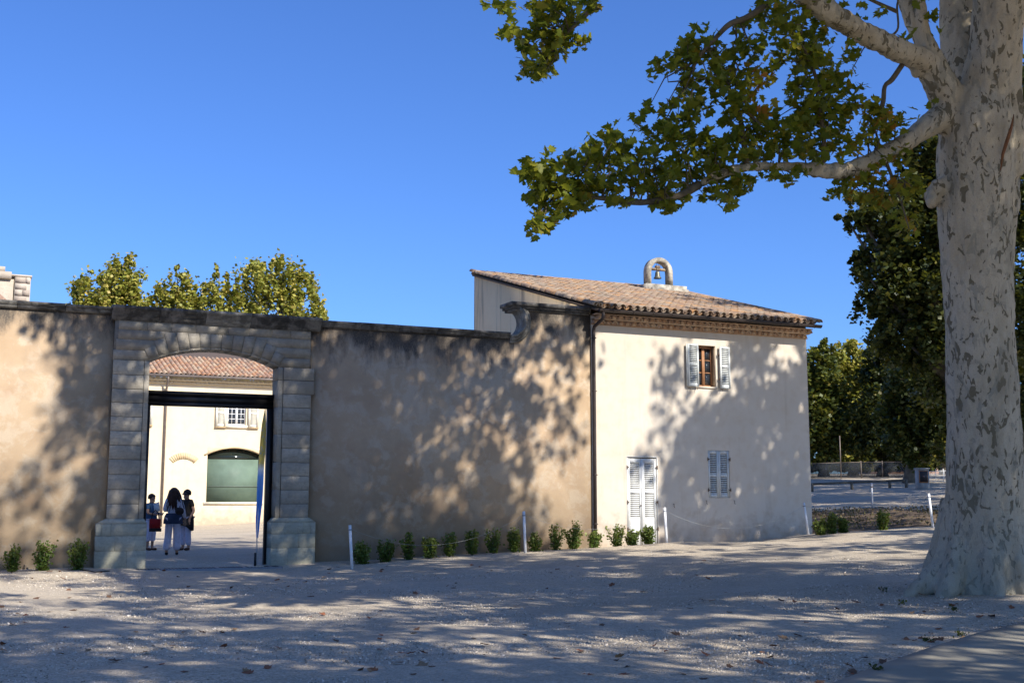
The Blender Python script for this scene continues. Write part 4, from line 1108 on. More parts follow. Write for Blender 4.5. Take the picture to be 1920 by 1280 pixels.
BLOBS = """905,2,8 924,4,8 944,8,10 957,17,10 985,5,10 1005,10,15 1025,12,18 1050,12,18 1065,20,15 1080,8,10 1105,8,14 1118,8,10 1042,22,10 1022,40,20 1015,55,22 1025,65,18 1065,38,15 1085,45,12 1055,55,15 1050,75,14 1040,75,12 1065,85,18 1085,75,12 1100,80,8 990,75,15 975,85,14 985,95,12 935,62,8 955,58,12 968,60,8 1010,118,15 1025,108,16 1035,105,12 1020,135,16 1005,138,16 985,132,12 1030,130,12 990,118,10 975,148,6 1000,95,8
1430,15,20 1460,20,20 1490,10,18 1425,30,15 1450,45,20 1480,45,20 1510,30,12 1465,65,18 1490,60,14 1395,52,10 1400,45,8 1385,45,8 1510,85,15 1490,85,15 1500,70,12 1470,100,18 1500,105,20 1515,120,15 1460,115,15 1490,135,10
1300,60,6 1320,60,8 1290,75,12 1310,80,18 1335,75,12 1290,95,15 1320,95,18 1275,90,10 1275,110,15 1300,110,18 1335,100,14 1235,120,14 1250,125,12 1265,120,16 1285,130,16 1225,140,10 1360,80,8 1385,85,14 1400,80,15 1420,88,14 1370,100,15 1390,110,18 1415,105,14 1340,120,18 1360,130,18 1385,140,18 1415,135,16 1440,140,14 1450,120,8 1300,150,16 1330,150,18 1360,160,18 1390,165,16 1420,155,14 1440,160,8 1280,165,15 1310,175,16 1340,180,16 1370,185,18 1400,185,15 1275,190,12 1300,195,14 1320,205,15 1380,205,18 1410,200,14 1425,215,10 1445,200,7 1215,205,12 1245,205,12 1260,200,12 1290,215,15 1205,215,8
1500,150,18 1490,165,16 1515,165,16 1480,185,14 1510,190,20 1500,210,16 1515,210,12 1530,55,15 1545,60,12 1560,70,8 1525,80,12 1530,100,18 1520,110,20 1590,90,10 1590,105,12 1600,105,8 1580,115,7 1570,118,6 1545,130,18 1560,135,14 1540,155,20 1570,150,16 1590,145,12 1555,175,18 1580,175,14 1540,185,18 1600,165,10 1615,170,10 1560,200,20 1535,205,18 1590,200,18 1585,215,15 1610,195,14 1625,200,12 1640,205,14 1660,215,12 1680,222,8 1550,15,10 1580,15,8 1583,5,6 1610,30,7 1650,25,10 1635,30,8 1620,8,10 1750,25,10 1755,60,7 1690,65,6 1705,70,5 1752,190,5 1725,5,9
967,322,6 985,300,8 990,315,16 995,330,18 1010,330,14 1025,300,10 1030,285,6 1030,320,16 1040,305,8 1065,295,10 1070,285,8 1060,310,14 1020,345,16 1000,355,8 1040,345,18 1060,340,18 1080,315,16 1085,300,10 1095,275,8 1105,260,6 1115,270,12 1110,290,16 1095,310,16 1120,305,18 1140,290,18 1140,265,18 1155,255,14 1160,280,18 1135,245,10 1150,235,6 1175,270,14 1000,370,14 1015,375,18 1040,370,18 1065,365,18 1010,395,12 1035,395,16 1055,390,10 1070,400,10 1080,380,12 1085,370,14 1100,380,12 1110,365,16 1110,390,10 1090,345,18 1120,340,18 1150,330,18 1150,355,16 1135,350,16 1170,310,18 1180,340,18 1190,300,16 1150,370,8 1170,380,12 1140,380,6 1040,405,12 1015,410,12 1000,425,14 1010,435,12 1030,430,10 1040,420,6 1005,445,6 1200,240,12 1185,232,10 1215,250,14 1240,240,14 1250,260,16 1225,275,14 1210,290,14 1200,320,18 1230,310,18 1220,340,18 1250,330,18 1200,355,14 1230,365,16 1250,375,16 1245,390,12 1225,380,10
1270,230,18 1290,240,16 1300,225,16 1270,260,18 1300,265,18 1240,240,12 1330,260,14 1345,270,16 1325,250,10 1290,290,20 1265,300,20 1320,290,18 1350,290,18 1260,330,20 1290,320,20 1320,315,18 1345,310,16 1250,360,18 1280,355,16 1240,375,12 1265,385,12 1250,395,8 1305,340,12 1280,370,10 1365,220,14 1380,205,16 1360,230,10 1390,235,10 1380,255,16 1370,275,18 1400,255,18 1400,280,18 1420,240,16 1420,265,18 1430,215,14 1450,225,18 1445,250,20 1470,240,18 1460,270,20 1480,260,16 1490,225,16 1500,250,16 1510,235,14 1440,290,18 1410,300,14 1470,290,16 1490,280,14 1510,270,14 1500,295,10 1385,305,10 1370,300,10 1340,335,12 1360,330,14 1380,335,14 1400,335,14 1330,355,14 1320,365,12 1350,350,14 1375,350,16 1395,350,14 1340,370,10 1355,380,8 1370,370,14 1365,385,10 1430,322,9 1450,325,14 1440,335,8 1475,335,12 1475,345,6 1490,325,12 1510,322,8
1510,225,12 1530,215,18 1560,215,16 1545,230,16 1520,250,16 1550,255,18 1575,240,14 1570,260,14 1585,230,10 1520,275,16 1550,280,18 1575,290,14 1530,295,14 1590,265,12 1610,265,12 1615,255,8 1600,285,12 1630,225,16 1650,215,14 1660,225,14 1640,245,16 1665,240,14 1680,230,14 1695,228,10 1650,260,14 1670,255,10 1630,270,10 1675,290,14 1690,285,10 1665,300,12 1690,305,12 1710,320,10 1715,330,8 1640,315,12 1620,325,14 1600,335,14 1580,340,14 1560,365,10 1575,360,14 1600,360,16 1630,350,16 1650,335,14 1670,340,14 1690,340,14 1710,350,12 1725,355,8 1620,375,14 1650,370,16 1680,365,14 1700,365,14 1635,385,12 1665,385,10 1690,395,12 1700,410,12 1715,415,10 1690,425,8 1705,435,10 1712,445,5"""
LP, LR, singles = [], [], []
for tok in BLOBS.split():
    bxp, byp, br = map(float, tok.split(','))
    dep_ = TD - .3 - (1790 - bxp) * .0036 + rng.normal(0, .18)
    if bxp < 1130 and byp < 160: dep_ = TD - 2.8 + rng.normal(0, .2)
    c = atR(bxp, byp, dep_)
    n_ = max(3, int(round(.082 * br * br)))
    jit_ = ball(n_) * (br / F * TD) * np.array([1, 1, 1]) ; jit_ += _fw[None] * rng.normal(0, .18, (n_, 1))
    LP.append(c + jit_)
    warm = .28 if byp > 190 and bxp > 1590 else (.12 if rng.random() < .12 else 0)  # leaves by the trunk shifted yellower: sunlight painted into their colour
    if 1395 < bxp < 1450 and 110 < byp < 220: warm = .42
    LR.append(np.clip(rng.beta(1.7, 2.6, n_) + warm, 0, 1))
    # a twig to the nearest limb point
    if br >= 12 and rng.random() < .8:
        dd = np.linalg.norm(LIMBPTS - c, axis=1); q = LIMBPTS[np.argsort(dd)[int(rng.integers(0, 5))]]
        midp = (q + c) / 2 + rng.normal(0, .08, 3) + np.array([0, 0, .06])
        TW.tube([q, midp, c], [.014, .009, .004], 5)
TW.build("branch", M['twig'], pt, True)
LP = np.concatenate(LP); LR = np.concatenate(LR)
LSZ = rng.uniform(.07, .17, len(LP))
sel = rng.permutation(len(LP))
single, rest = sel[:260], sel[260:]
crown = link("crown", leaf_mesh("crown", LP[rest], LSZ[rest], M['leaf'], FULL, .35, LR[rest], org(pt)), pt); crown["kind"] = "stuff"
leaf_me = []
for k in range(6):
    mm = MB(); T = FULL[0].copy(); T[:, 2] += rng.normal(0, .05, len(T)) * (T[:, 0] ** 2 + T[:, 1] ** 2) ** .5; mm.add(T, FULL[1]); leaf_me.append(mm.mesh("leaf", M['leaf_o']))
RR = rand_rot(len(single), .35)
for k, i in enumerate(single):
    o = link("leaf", leaf_me[k % 6], crown, LP[i]); s = LSZ[i]
    o.rotation_euler = Matrix(RR[k].tolist()).to_euler(); o.scale = (s, s, s)
print("big tree leaves", len(LP))

# ------------------------------------------------------------------ shade: off-frame crowns, shaped for the shadows they cast
TOPW = 5.9
def landing(P):
    """where each point's shadow falls: returns arrays (kind, u, v); kind 0 ground, 1 wall/house front, 2 roof, 3 courtyard"""
    n = len(P); t_w = (P[:, 1] - YW) / SDIR[1]          # negative SDIR y -> distance along -SDIR
    t_w = -(P[:, 1] - YW) / (-SDIR[1]) * -1
    t = (YW - P[:, 1]) / (-SDIR[1])
    X = P[:, 0] - SDIR[0] * t; Z = P[:, 2] - SDIR[2] * t
    kind = np.full(n, 3); u = X.copy(); v = Z.copy()
    wall = (Z > .1) & (Z < np.where(X > 15.3, 6.4, np.where(X > 13.1, 6.7, 5.9))) & (X < 22.7) & (t > 0)
    kind[wall] = 1
    gr = (Z <= .1) | (X >= 22.7)
    tg = (P[:, 2] - .2) / SDIR[2]
    gx_ = P[:, 0] - SDIR[0] * tg; gy_ = P[:, 1] - SDIR[1] * tg
    kind[gr & ~wall] = 0
    g0 = kind == 0; u[g0] = gx_[g0]; v[g0] = gy_[g0]
    rf = (kind == 3) & (X > 15.3) & (X < 23) & (Z < 13); kind[rf] = 2
    c3 = kind == 3; u[c3] = gx_[c3]; v[c3] = gy_[c3]
    return kind, u, v
def inpoly(x, y, poly):
    r = np.zeros(len(x), bool); j = len(poly) - 1
    for i in range(len(poly)):
        xi, yi = poly[i]; xj, yj = poly[j]
        c = ((yi > y) != (yj > y)) & (x < (xj - xi) * (y - yi) / (yj - yi + 1e-12) + xi)
        r ^= c; j = i
    return r
def density(P):  # share of leaf clusters kept, set by the shade wanted where they land
    k, u, v = landing(P)
    d = np.full(len(P), .7)
    w = k == 1
    dw = np.full(len(P), .02)
    hs = w & (u > 15.3)
    core = inpoly(u, v, [(17.55, .2), (17.7, 2.2), (18.3, 3.7), (18.9, 4.25), (20.2, 4.6), (22.7, 4.7), (22.7, .2)])
    dw[hs & core] = .80
    dw[hs & ~core & (u > 19.9) & (v > 4.6)] = .38
    dw[hs & ((u - 17.95) ** 2 + (v - 5.25) ** 2 < .2)] = .5
    mid_ = w & (u > 7.4) & (u <= 15.3)
    dw[mid_] = .92
    dw[mid_ & (u > 13.3) & (v < 5.2)] = .30
    dw[mid_ & (u > 13.5) & (v < 2.2)] = .06
    dw[mid_ & (u > 11.4) & (u < 13.0) & (v > 4.2)] = .40
    gt = w & (u > 2.9) & (u <= 7.4); dw[gt] = .78
    lf = w & (u <= 2.9)
    dw[lf & (v > 2.8) & (u > 1.5 + .35 * np.sin(v * 2.2))] = .9
    dw[lf & (v < 1.9) & (u > -.5)] = .55
    dw[lf & (v < 2.6) & (u > 2.0)] = .75
    dw[lf & (u < -1)] = .5
    d[w] = dw[w]
    rf = k == 2; d[rf] = .05
    cy = k == 3
    d[cy] = np.where(v[cy] < 49, .85, 0.0)
    g = k == 0
    dg_ = np.full(len(P), .78)
    dg_[(u > 14.5) & (u < 24) & (v > 22.6) & (v < 28.2)] = .12
    dg_[(u > 9) & (u < 24) & (v > 11.5) & (v < 14.5)] = .45
    dg_[(v > 23.5) & (v < 26.5) & (u > 1) & (u < 3.5)] = .45
    d[g] = dg_[g]
    return d
def in_frame(P, mrg):
    q = proj(P)
    return (q[:, 2] > 1) & (q[:, 0] > -mrg) & (q[:, 0] < 1920 + mrg) & (q[:, 1] > -mrg) & (q[:, 1] < 1280 + mrg)
TREES = []   # base, crown centre, radii, random clusters, label
def shade_tree(base, cc, rad, ncl, label): TREES.append(dict(base=np.array([base[0], base[1], gz1(base[0], base[1])]), cc=np.array(cc, float), rad=np.array(rad, float), n=ncl, label=label, C=[]))
shade_tree(TB, (TB[0] - .5, TB[1], 16.0), (8.0, 8.0, 7.5), 560, None)
shade_tree((16.5, 2.2), (16.5, 3.0, 15.5), (7.0, 6.5, 7.5), 430, "tall plane tree shading the forecourt from across the pavement")
shade_tree((26.5, 13.5), (26.0, 13.5, 15.0), (7.0, 7.0, 8), 480, "spreading plane tree past the forked plane along the pavement")
shade_tree((9.0, -6.5), (9, -6, 14.5), (7.0, 6.5, 6.5), 420, "broad plane tree behind the viewpoint facing the gateway")
shade_tree((22.0, -5.0), (22, -4.5, 15.5), (7, 6.5, 7.5), 380, "high plane tree far back across the pavement")
shade_tree((1.0, -9.0), (1.0, -8, 14), (6.5, 6, 6.5), 260, "plane tree behind the viewpoint facing the plastered wall")
shade_tree((37.0, 22.0), (36, 22, 15.0), (7, 7, 8), 300, "plane tree at the head of the side yard beside the house")
shade_tree((50.0, 35.0), (49, 36, 14.5), (8, 8, 8), 300, "unseen plane tree added to shade the yard in front of the netting fence")  # this tree and the next: added out of view to shade the background
shade_tree((64.0, 40.0), (64, 40, 15), (8, 8, 8), 200, "unseen plane tree added to shade the far trees past the white railing")
for T in TREES:
    C0 = ball(T['n'] * 3) * T['rad'] + T['cc']
    C0 = C0[~in_frame(C0, 130)]
    T['C'] = list(C0[rng.random(len(C0)) < density(C0)][:T['n']])
def shade_on(points, prob, trange=(9, 30), jit=.25, zmin=7.5, zmax=24):
    """leaf clusters added out of view to cast shade on the given places"""
    for p in points:
        if rng.random() > prob: continue
        for _ in range(12):
            q = p + SDIR * rng.uniform(*trange) + rng.normal(0, jit, 3)
            if zmin < q[2] < zmax and not in_frame(q[None], 110)[0] and density(q[None])[0] > .25: break
        else: continue
        d = [np.linalg.norm((q - T['cc']) / T['rad']) for T in TREES]
        TREES[int(np.argmin(d))]['C'].append(q)
# the forked tree's own trunk and limbs, the far trees, the foreground, the courtyard
shade_on([atR(rng.uniform(1770, 1880), rng.uniform(-50, 1080), TD - .5) for _ in range(70)], .5)
shade_on(list(LB[:24:2]), .3); shade_on(list(LB[24::2]) + list(LA[5:40:2]), .75)
shade_on([atR(rng.uniform(1590, 1930), rng.uniform(300, 880), rng.uniform(46, 72)) for _ in range(260)], .8)
shade_on([atR(rng.uniform(1520, 1780), rng.uniform(880, 940), rng.uniform(52, 75)) for _ in range(60)], .75)
gp = [ground_at(rng.uniform(-50, 1950), rng.uniform(1085, 1290)) for _ in range(260)]
shade_on([p for p in gp if p is not None and not (p[0] > 13.5 and p[1] > 21.5)], .48)
yp = [ground_at(rng.uniform(1500, 1800), rng.uniform(903, 952)) for _ in range(240)]
shade_on([p for p in yp if p is not None], .85)
shade_on([np.array([rng.uniform(4, 16), rng.uniform(34, 50), .1]) for _ in range(60)], .9, (22, 42), .3, 12, 27)
shade_on([np.array([rng.uniform(18.4, 22.5), 28, rng.uniform(.3, 4.3)]) for _ in range(14)], .6)
shade_on([np.array([rng.uniform(7.7, 13.0), 28, rng.uniform(.2, 5.7)]) for _ in range(110)], .45)
shade_on([np.array([rng.uniform(3.0, 7.4), 28, rng.uniform(.2, 5.7)]) for _ in range(40)], .45)
shade_on([np.array([rng.uniform(1.6, 2.9), 28, rng.uniform(2.8, 5.2)]) for _ in range(12)], .9)
parent_tops = [atR(1900, -600, TD - 1.2), atR(1760, -450, TD + 2.3), atR(1270, -330, TD - 2.8), atR(1700, -800, TD + 3)]
per = 34
for T in TREES:
    C0 = np.array(T['C'])
    rr = rng.uniform(.4, .95, len(C0))
    P = np.repeat(C0, per, axis=0) + ball(len(C0) * per) * np.repeat(rr, per)[:, None] * np.array([1, 1, .7])
    P = P[~in_frame(P, 30)]
    own = T['label'] is None
    t = pt if own else thing("plane_tree", T['base'], T['label'], "tree", "plane trees of the avenue behind the forecourt")
    o = link("upper_crown" if own else "crown", leaf_mesh("crown", P, rng.uniform(.17, .27, len(P)), M['leaf'] if own else M['leaf_far'], MIDL, .4, None, org(t)), t); o["kind"] = "stuff"
    if not own:
        m = MB(); top_ = T['cc'] + np.array([0, 0, T['rad'][2] * .2]); p0 = T['base'] - np.array([0, 0, .2]); bs = T['base']
        m.tube([p0, p0 + (0, 0, .5), bs + (top_ - bs) * .3 + rng.normal(0, .15, 3), bs + (top_ - bs) * .6 + rng.normal(0, .3, 3), top_], [.75, .55, .45, .3, .1], 12)
        m.build("trunk", M['bark'], t, True); st = bs + (top_ - bs) * .38
    m = MB()
    for i in rng.permutation(len(C0))[:44]:
        s_ = parent_tops[int(rng.integers(len(parent_tops)))] if own else st
        q = C0[i]
        ln = np.array([q, (s_ + q) / 2, s_ * .25 + q * .75, s_ * .75 + q * .25])
        if in_frame(ln, 60).any() or density(ln).min() < .6: continue
        m.tube([s_, s_ * .5 + q * .5 + rng.normal(0, .3, 3) + np.array([0, 0, .5]), q], [.12, .07, .02], 6)
    if m.v: m.build("limb", M['bark'], t, True)
print("shade ok")

# ------------------------------------------------------------------ far trees
def cloud_tree(name, base, blobs, nleaf, size, mat, label, cat="tree", grp=None, trunk=(.35, .12), tmpl=QUAD, tmat='darkbark', bias=.3, shell=.55):
    """blobs: list of (centre xyz, radius xyz)"""
    base = np.array(base, float)
    t = thing(name, base, label, cat, grp)
    w = np.array([b[1][0] * b[1][2] for b in blobs]); w = w / w.sum()
    Ps = []
    for (c, r), q in zip(blobs, w):
        n_ = max(8, int(nleaf * q)); k_ = max(3, n_ // 42)
        v = rng.normal(size=(k_, 3)); v /= np.linalg.norm(v, axis=1)[:, None]
        cc_ = np.array(c) + v * (shell + (1.08 - shell) * rng.random((k_, 1)) ** .6) * np.array(r)
        cr_ = np.array(r).min() * rng.uniform(.10, .30, k_)
        ii = rng.integers(0, k_, n_)
        w_ = rng.normal(size=(n_, 3)) * .5 * np.array([1, 1, 1.25 if mat is not M['leaf_yel'] else 1.9])
        Ps.append(cc_[ii] + w_ * cr_[ii][:, None])
    P = np.concatenate(Ps)
    P = P[P[:, 2] > base[2] + .3]
    o = link("crown", leaf_mesh("crown", P, rng.uniform(size * .6, size * 1.3, len(P)), mat, tmpl, bias, None, org(t)), t); o["kind"] = "stuff"
    m = MB(); topc = np.mean([b[0] for b in blobs], axis=0)
    kn = base + (topc - base) * .45 + rng.normal(0, .1, 3)
    m.tube([base - (0, 0, .2), base + (0, 0, .3), kn, topc], [trunk[0] * 1.5, trunk[0], trunk[0] * .8, trunk[1]], 9)
    for (c, r) in blobs[:14]:
        m.tube([kn, (kn + c) / 2 + rng.normal(0, .2, 3), np.array(c)], [trunk[0] * .45, trunk[0] * .3, .03], 6)
    m.build("trunk", M[tmat], t, True); return t
def pxb(lst, Y, ry=1.0):
    out = []
    for (a, b, r) in lst:
        c = onY(a, b, Y); q = abs(onY(a + r, b, Y)[0] - c[0]); out.append((c, (q, q * ry, q)))
    return out
Yb = 84
bt = [("rounded yellowing plane crown behind the wall left of the gateway cornice", [(165, 560, 40), (205, 545, 45), (235, 525, 38), (260, 550, 32), (150, 590, 35), (215, 590, 60), (232, 505, 20), (190, 520, 18)]),
      ("small yellowing plane crown above the gateway cornice between larger ones, with one leading tip", [(330, 540, 30), (325, 570, 40), (333, 515, 14), (310, 555, 22), (345, 590, 40)]),
      ("narrow yellowing plane crown above the gateway cornice next to the widest crown", [(400, 540, 26), (395, 570, 38), (412, 512, 14), (385, 550, 20), (410, 595, 40)]),
      ("widest yellowing plane crown rising behind the right end of the gateway cornice", [(480, 545, 45), (525, 530, 45), (495, 508, 24), (560, 555, 42), (575, 585, 38), (520, 580, 60), (455, 575, 35), (530, 505, 14), (555, 515, 16), (600, 600, 18)])]
for lab, bl_ in bt:
    bb = pxb(bl_, Yb); cx_ = np.mean([b[0][0] for b in bb])
    bb += [((cx_, Yb, 8.5), (3.2, 3, 3.0))]
    cloud_tree("plane_tree", (cx_, Yb, .3), bb, 15000 if len(bl_) > 6 else 8000, .26, M['leaf_yel'], lab, grp="plane trees in the courtyard beyond the building", trunk=(.3, .1))
# right-hand background: trees on the far side of the yard
def depb(lst, D, ry=1.0):
    out = []
    for (a, b, r) in lst:
        c = atR(a, b, D); q = r / F * D; out.append((c, (q, q * ry, q)))
    return out
def gbase(px, D):
    c = atR(px, 900, D); return (c[0], c[1], gz1(c[0], c[1]))
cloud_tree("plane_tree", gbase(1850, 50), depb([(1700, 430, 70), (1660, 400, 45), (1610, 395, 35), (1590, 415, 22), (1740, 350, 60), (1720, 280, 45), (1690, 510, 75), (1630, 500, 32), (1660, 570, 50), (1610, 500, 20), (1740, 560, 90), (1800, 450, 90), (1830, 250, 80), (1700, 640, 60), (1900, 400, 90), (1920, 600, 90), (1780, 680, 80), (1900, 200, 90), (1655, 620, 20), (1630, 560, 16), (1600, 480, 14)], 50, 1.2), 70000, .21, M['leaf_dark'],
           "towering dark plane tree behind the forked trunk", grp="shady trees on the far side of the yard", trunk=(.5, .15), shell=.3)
for (px, D, lab, bl_, n_, mat) in (
    (1545, 76, "slender tree close past the house corner with dark lower boughs", [(1530, 690, 40), (1545, 720, 45), (1525, 760, 45), (1550, 800, 50), (1520, 830, 45), (1540, 660, 22)], 9000, 'leaf_far'),
    (1600, 80, "pale sunlit tree over the netting fence beside the slender one", [(1590, 680, 36), (1610, 720, 42), (1580, 740, 40), (1600, 790, 50), (1625, 690, 28), (1590, 655, 18), (1630, 800, 45), (1600, 835, 45)], 10000, 'leaf_yel'),  # yellow leaf colour stands in for sun on this tree
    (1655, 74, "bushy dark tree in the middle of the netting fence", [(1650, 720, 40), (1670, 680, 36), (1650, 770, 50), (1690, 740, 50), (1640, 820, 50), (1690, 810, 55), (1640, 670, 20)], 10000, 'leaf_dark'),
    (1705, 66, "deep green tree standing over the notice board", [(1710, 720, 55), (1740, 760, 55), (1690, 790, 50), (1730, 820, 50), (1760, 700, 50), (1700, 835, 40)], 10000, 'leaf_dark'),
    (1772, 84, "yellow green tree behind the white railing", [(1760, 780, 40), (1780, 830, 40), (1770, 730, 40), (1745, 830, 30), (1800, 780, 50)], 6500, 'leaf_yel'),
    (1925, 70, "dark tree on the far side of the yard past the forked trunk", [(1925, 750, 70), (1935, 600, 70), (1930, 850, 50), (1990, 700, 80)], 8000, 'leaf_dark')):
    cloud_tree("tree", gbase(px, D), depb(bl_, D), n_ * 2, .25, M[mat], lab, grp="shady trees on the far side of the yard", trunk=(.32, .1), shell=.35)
# further wood behind, closing the gaps
bb = []
for px in range(1480, 2100, 45):
    bb += depb([(px, 800 + rng.uniform(-30, 30), 50), (px + 20, 850, 42), (px, 878, 24), (px + 22, 880, 24), (px, 755 + rng.uniform(-20, 30), 34)], 105)
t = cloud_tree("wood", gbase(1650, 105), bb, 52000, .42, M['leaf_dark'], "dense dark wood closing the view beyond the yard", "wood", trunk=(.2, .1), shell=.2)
t["kind"] = "stuff"
for k in ("category",):
    pass
print("far trees ok")

# ------------------------------------------------------------------ yard furniture, far right
def yz(p): return np.array([p[0], p[1], gz1(p[0], p[1])])
D = 72
fpts = [yz(atR(px, 893, D)) for px in (1470, 1518, 1577, 1615, 1655, 1702)]
fe = thing("netting_fence", fpts[2], "dark blue netting fence on thin posts under the far trees", "fence")
m_, nt, out = newmat("blue_netting")
pb = nt.nodes.new("ShaderNodeBsdfPrincipled"); pb.inputs["Base Color"].default_value = (.008, .014, .024, 1); pb.inputs["Roughness"].default_value = .8
tr = nt.nodes.new("ShaderNodeBsdfTransparent"); ms = nt.nodes.new("ShaderNodeMixShader")
wv = noise(nt, coord(nt), 9, 2); nt.links.new(ramp(nt, wv, [(.3, .45), (.7, .62)]), ms.inputs[0]); nt.links.new(pb.outputs[0], ms.inputs[1]); nt.links.new(tr.outputs[0], ms.inputs[2]); nt.links.new(ms.outputs[0], out.inputs[0])
M['net'] = m_
for a, b in zip(fpts[:-1], fpts[1:]):
    m = MB(); n2 = np.array([-(b - a)[1], (b - a)[0], 0]) / np.linalg.norm(b - a) * .01
    vs = [a + n2 + (0, 0, .05), b + n2 + (0, 0, .05), b + n2 + (0, 0, .95), a + n2 + (0, 0, .95)]; vs += [p - 2 * n2 for p in vs]
    m.add(vs, [(0, 1, 2, 3), (7, 6, 5, 4), (3, 2, 6, 7), (0, 4, 5, 1), (1, 5, 6, 2), (0, 3, 7, 4)]); m.build("netting_panel", M['net'], fe)
    m = MB(); m.tube([a + (0, 0, .97), b + (0, 0, .97)], .02, 6); m.build("top_rail", M['zinc2'], fe, True)
for k, p in enumerate(fpts):
    m = MB(); m.tube([p - (0, 0, .1), p + (0, 0, 1.05 if k != 2 else 2.6)], .035, 6); m.build("post", M['zinc2'], fe, True)
D = 62
rp = [yz(atR(px, 900, D)) for px in (1480, 1522, 1597, 1668, 1699)]
rl = thing("timber_barrier", rp[2], "low dark timber rail barrier along the far edge of the gravel yard", "barrier")
for p in rp:
    m = MB(); m.tube([p - (0, 0, .1), p + (0, 0, .42)], .08, 8); m.build("post", M['darkbark'], rl, True)
for a, b in zip(rp[:-1], rp[1:]):
    m = MB(); m.tube([a + (0, 0, .38), b + (0, 0, .38)], .06, 8); m.build("rail", M['darkbark'], rl, True)
p = yz(atR(1729, 897, 60)); rr_ = _rt
nb_ = thing("notice_board", p, "grey pillar with a dark framed notice panel at the far end of the yard", "notice board")
def rbox(parent, name, mat, c, w, d, z0, z1):
    m = MB(); f2 = np.array([_fw[0], _fw[1], 0]); f2 /= np.linalg.norm(f2)
    m.obox(np.array(c) + np.array([0, 0, (z0 + z1) / 2]), _rt * w / 2, f2 * d / 2, (0, 0, (z1 - z0) / 2)); m.build(name, mat, parent)
f2 = np.array([_fw[0], _fw[1], 0]); f2 /= np.linalg.norm(f2)
gpl = simple("pillar_render", (.33, .34, .34), .9)
rbox(nb_, "pillar", gpl, p, .58, .4, -.2, 1.0); rbox(nb_, "cap", gpl, p, .66, .48, 1.002, 1.07)
rbox(nb_, "panel_frame", M['brown_wood'], p - f2 * .22, .46, .04, .32, .95); rbox(nb_, "panel", simple("notice_panel", (.035, .03, .03), .4), p - f2 * .245, .38, .012, .37, .90); rbox(nb_, "notice", simple("notice_paper", (.16, .11, .10), .8), p - f2 * .2525, .1, .003, .6, .68)
p0, p1 = yz(atR(1740, 893, 66)), yz(atR(1800, 893, 66))
wf = thing("white_railing", p0, "white metal railing beside the notice board", "railing")
for h in (.05, .62):
    m = MB(); m.tube([p0 + (0, 0, h), p1 + (0, 0, h)], .022, 6); m.build("rail", M['white'], wf, True)
for i in range(26):
    q = p0 + (p1 - p0) * i / 25; rr = .022 if i % 6 == 0 else .009
    m = MB(); q[2] = p0[2] + (p1 - p0)[2] * i / 25; m.tube([q - (0, 0, .05 if i % 6 == 0 else -.05), q + (0, 0, .74 if i % 6 == 0 else .64)], rr, 5); m.build("picket", M['white'], wf, True)
# pale pink house glimpsed between the trunks
p = yz(atR(1700, 893, 120))
ph = thing("pink_house", p, "pale pink house glimpsed between the far trunks beside the notice board", "house")
pk = simple("pink_render", (.62, .44, .36), .9)
rbox(ph, "wall", pk, p, 9, 6, -.5, 5.0)
m = MB(); cz_ = p + np.array([0, 0, 5.0]); m.add([cz_ - _rt * 4.8 - f2 * 3.4, cz_ + _rt * 4.8 - f2 * 3.4, cz_ + _rt * 4.8 + (0, 0, 1.4), cz_ - _rt * 4.8 + (0, 0, 1.4), cz_ + _rt * 4.8 + f2 * 3.4, cz_ - _rt * 4.8 + f2 * 3.4], [(0, 1, 2, 3), (3, 2, 4, 5), (0, 3, 5), (1, 4, 2), (0, 5, 4, 1)]); m.build("roof", M['tile_c'], ph)
for dx in (-3, -1, 1, 3):
    wn_ = p + _rt * dx - f2 * 3.01
    rbox(ph, "window", M['glass'], wn_, .9, .06, .9, 2.1); rbox(ph, "window", M['glass'], wn_, .9, .06, 3.2, 4.3)

# ------------------------------------------------------------------ posts and strings
posts = [(660, 1068, 656, 984, 26.4), (985, 1035, 982, 958, 26.6), (1250, 1018, 1246, 951, 26.8), (1516, 1003, 1507, 942, 27.0), (1749, 985, 1741, 925, 24.2)]
plab = ["white leaning marker post by the right pedestal of the gateway", "white marker post among the shrubs along the stained wall", "white leaning marker post beside the louvred door", "white leaning marker post at the house corner", "white leaning marker post by the soil bed in front of the yard"]
tops = []
def post(px, py, tx, ty, Y, lab):
    b = onY(px, py, Y); b[2] = gz1(b[0], Y)
    t_ = onY(tx, ty, Y - .05)
    o = thing("marker_post", b, lab, "post", "white marker posts along the planting strip")
    ax = (t_ - b); L = np.linalg.norm(ax); ax /= L
    sx_ = np.cross(ax, [0, 1., 0]); sx_ /= np.linalg.norm(sx_); sy_ = np.cross(ax, sx_)
    m = MB(); m.obox((b - ax * .12 + t_) / 2, sx_ * .029, sy_ * .02, ax * (L + .12) / 2); m.build("stake", M['white'], o)
    m = MB(); c = b + ax * L * .9; m.obox(c, sx_ * .040, sy_ * .026, ax * .012); m.build("tie", simple("tie_band", (.25, .27, .3), .6), o)
    return t_ - ax * .08
for q in posts: tops.append(post(*q[:5], plab[posts.index(q)]))
bq = ground_at(1636, 953)
ob = thing("marker_post", bq, "thin grey marker post at the back edge of the soil bed", "post", "white marker posts along the planting strip")
m = MB(); m.obox(bq + np.array([0, 0, .45]), _rt * .03, f2 * .02, (0, 0, .55)); m.build("stake", simple("dull_white", (.36, .38, .42), .6), ob)
m = MB(); m.obox(bq + np.array([0, 0, .85]), _rt * .050, f2 * .034, (0, 0, .02)); m.build("tie", M['zinc2'], ob)
m = MB(); string_mat = simple("string", (.36, .36, .34), .8)
slab = ["slack pale string from the gateway post to the post among the shrubs", "slack pale string from the shrub post to the door post", "slack pale string from the door post to the house corner post", "slack pale string crossing the front of the soil bed"]
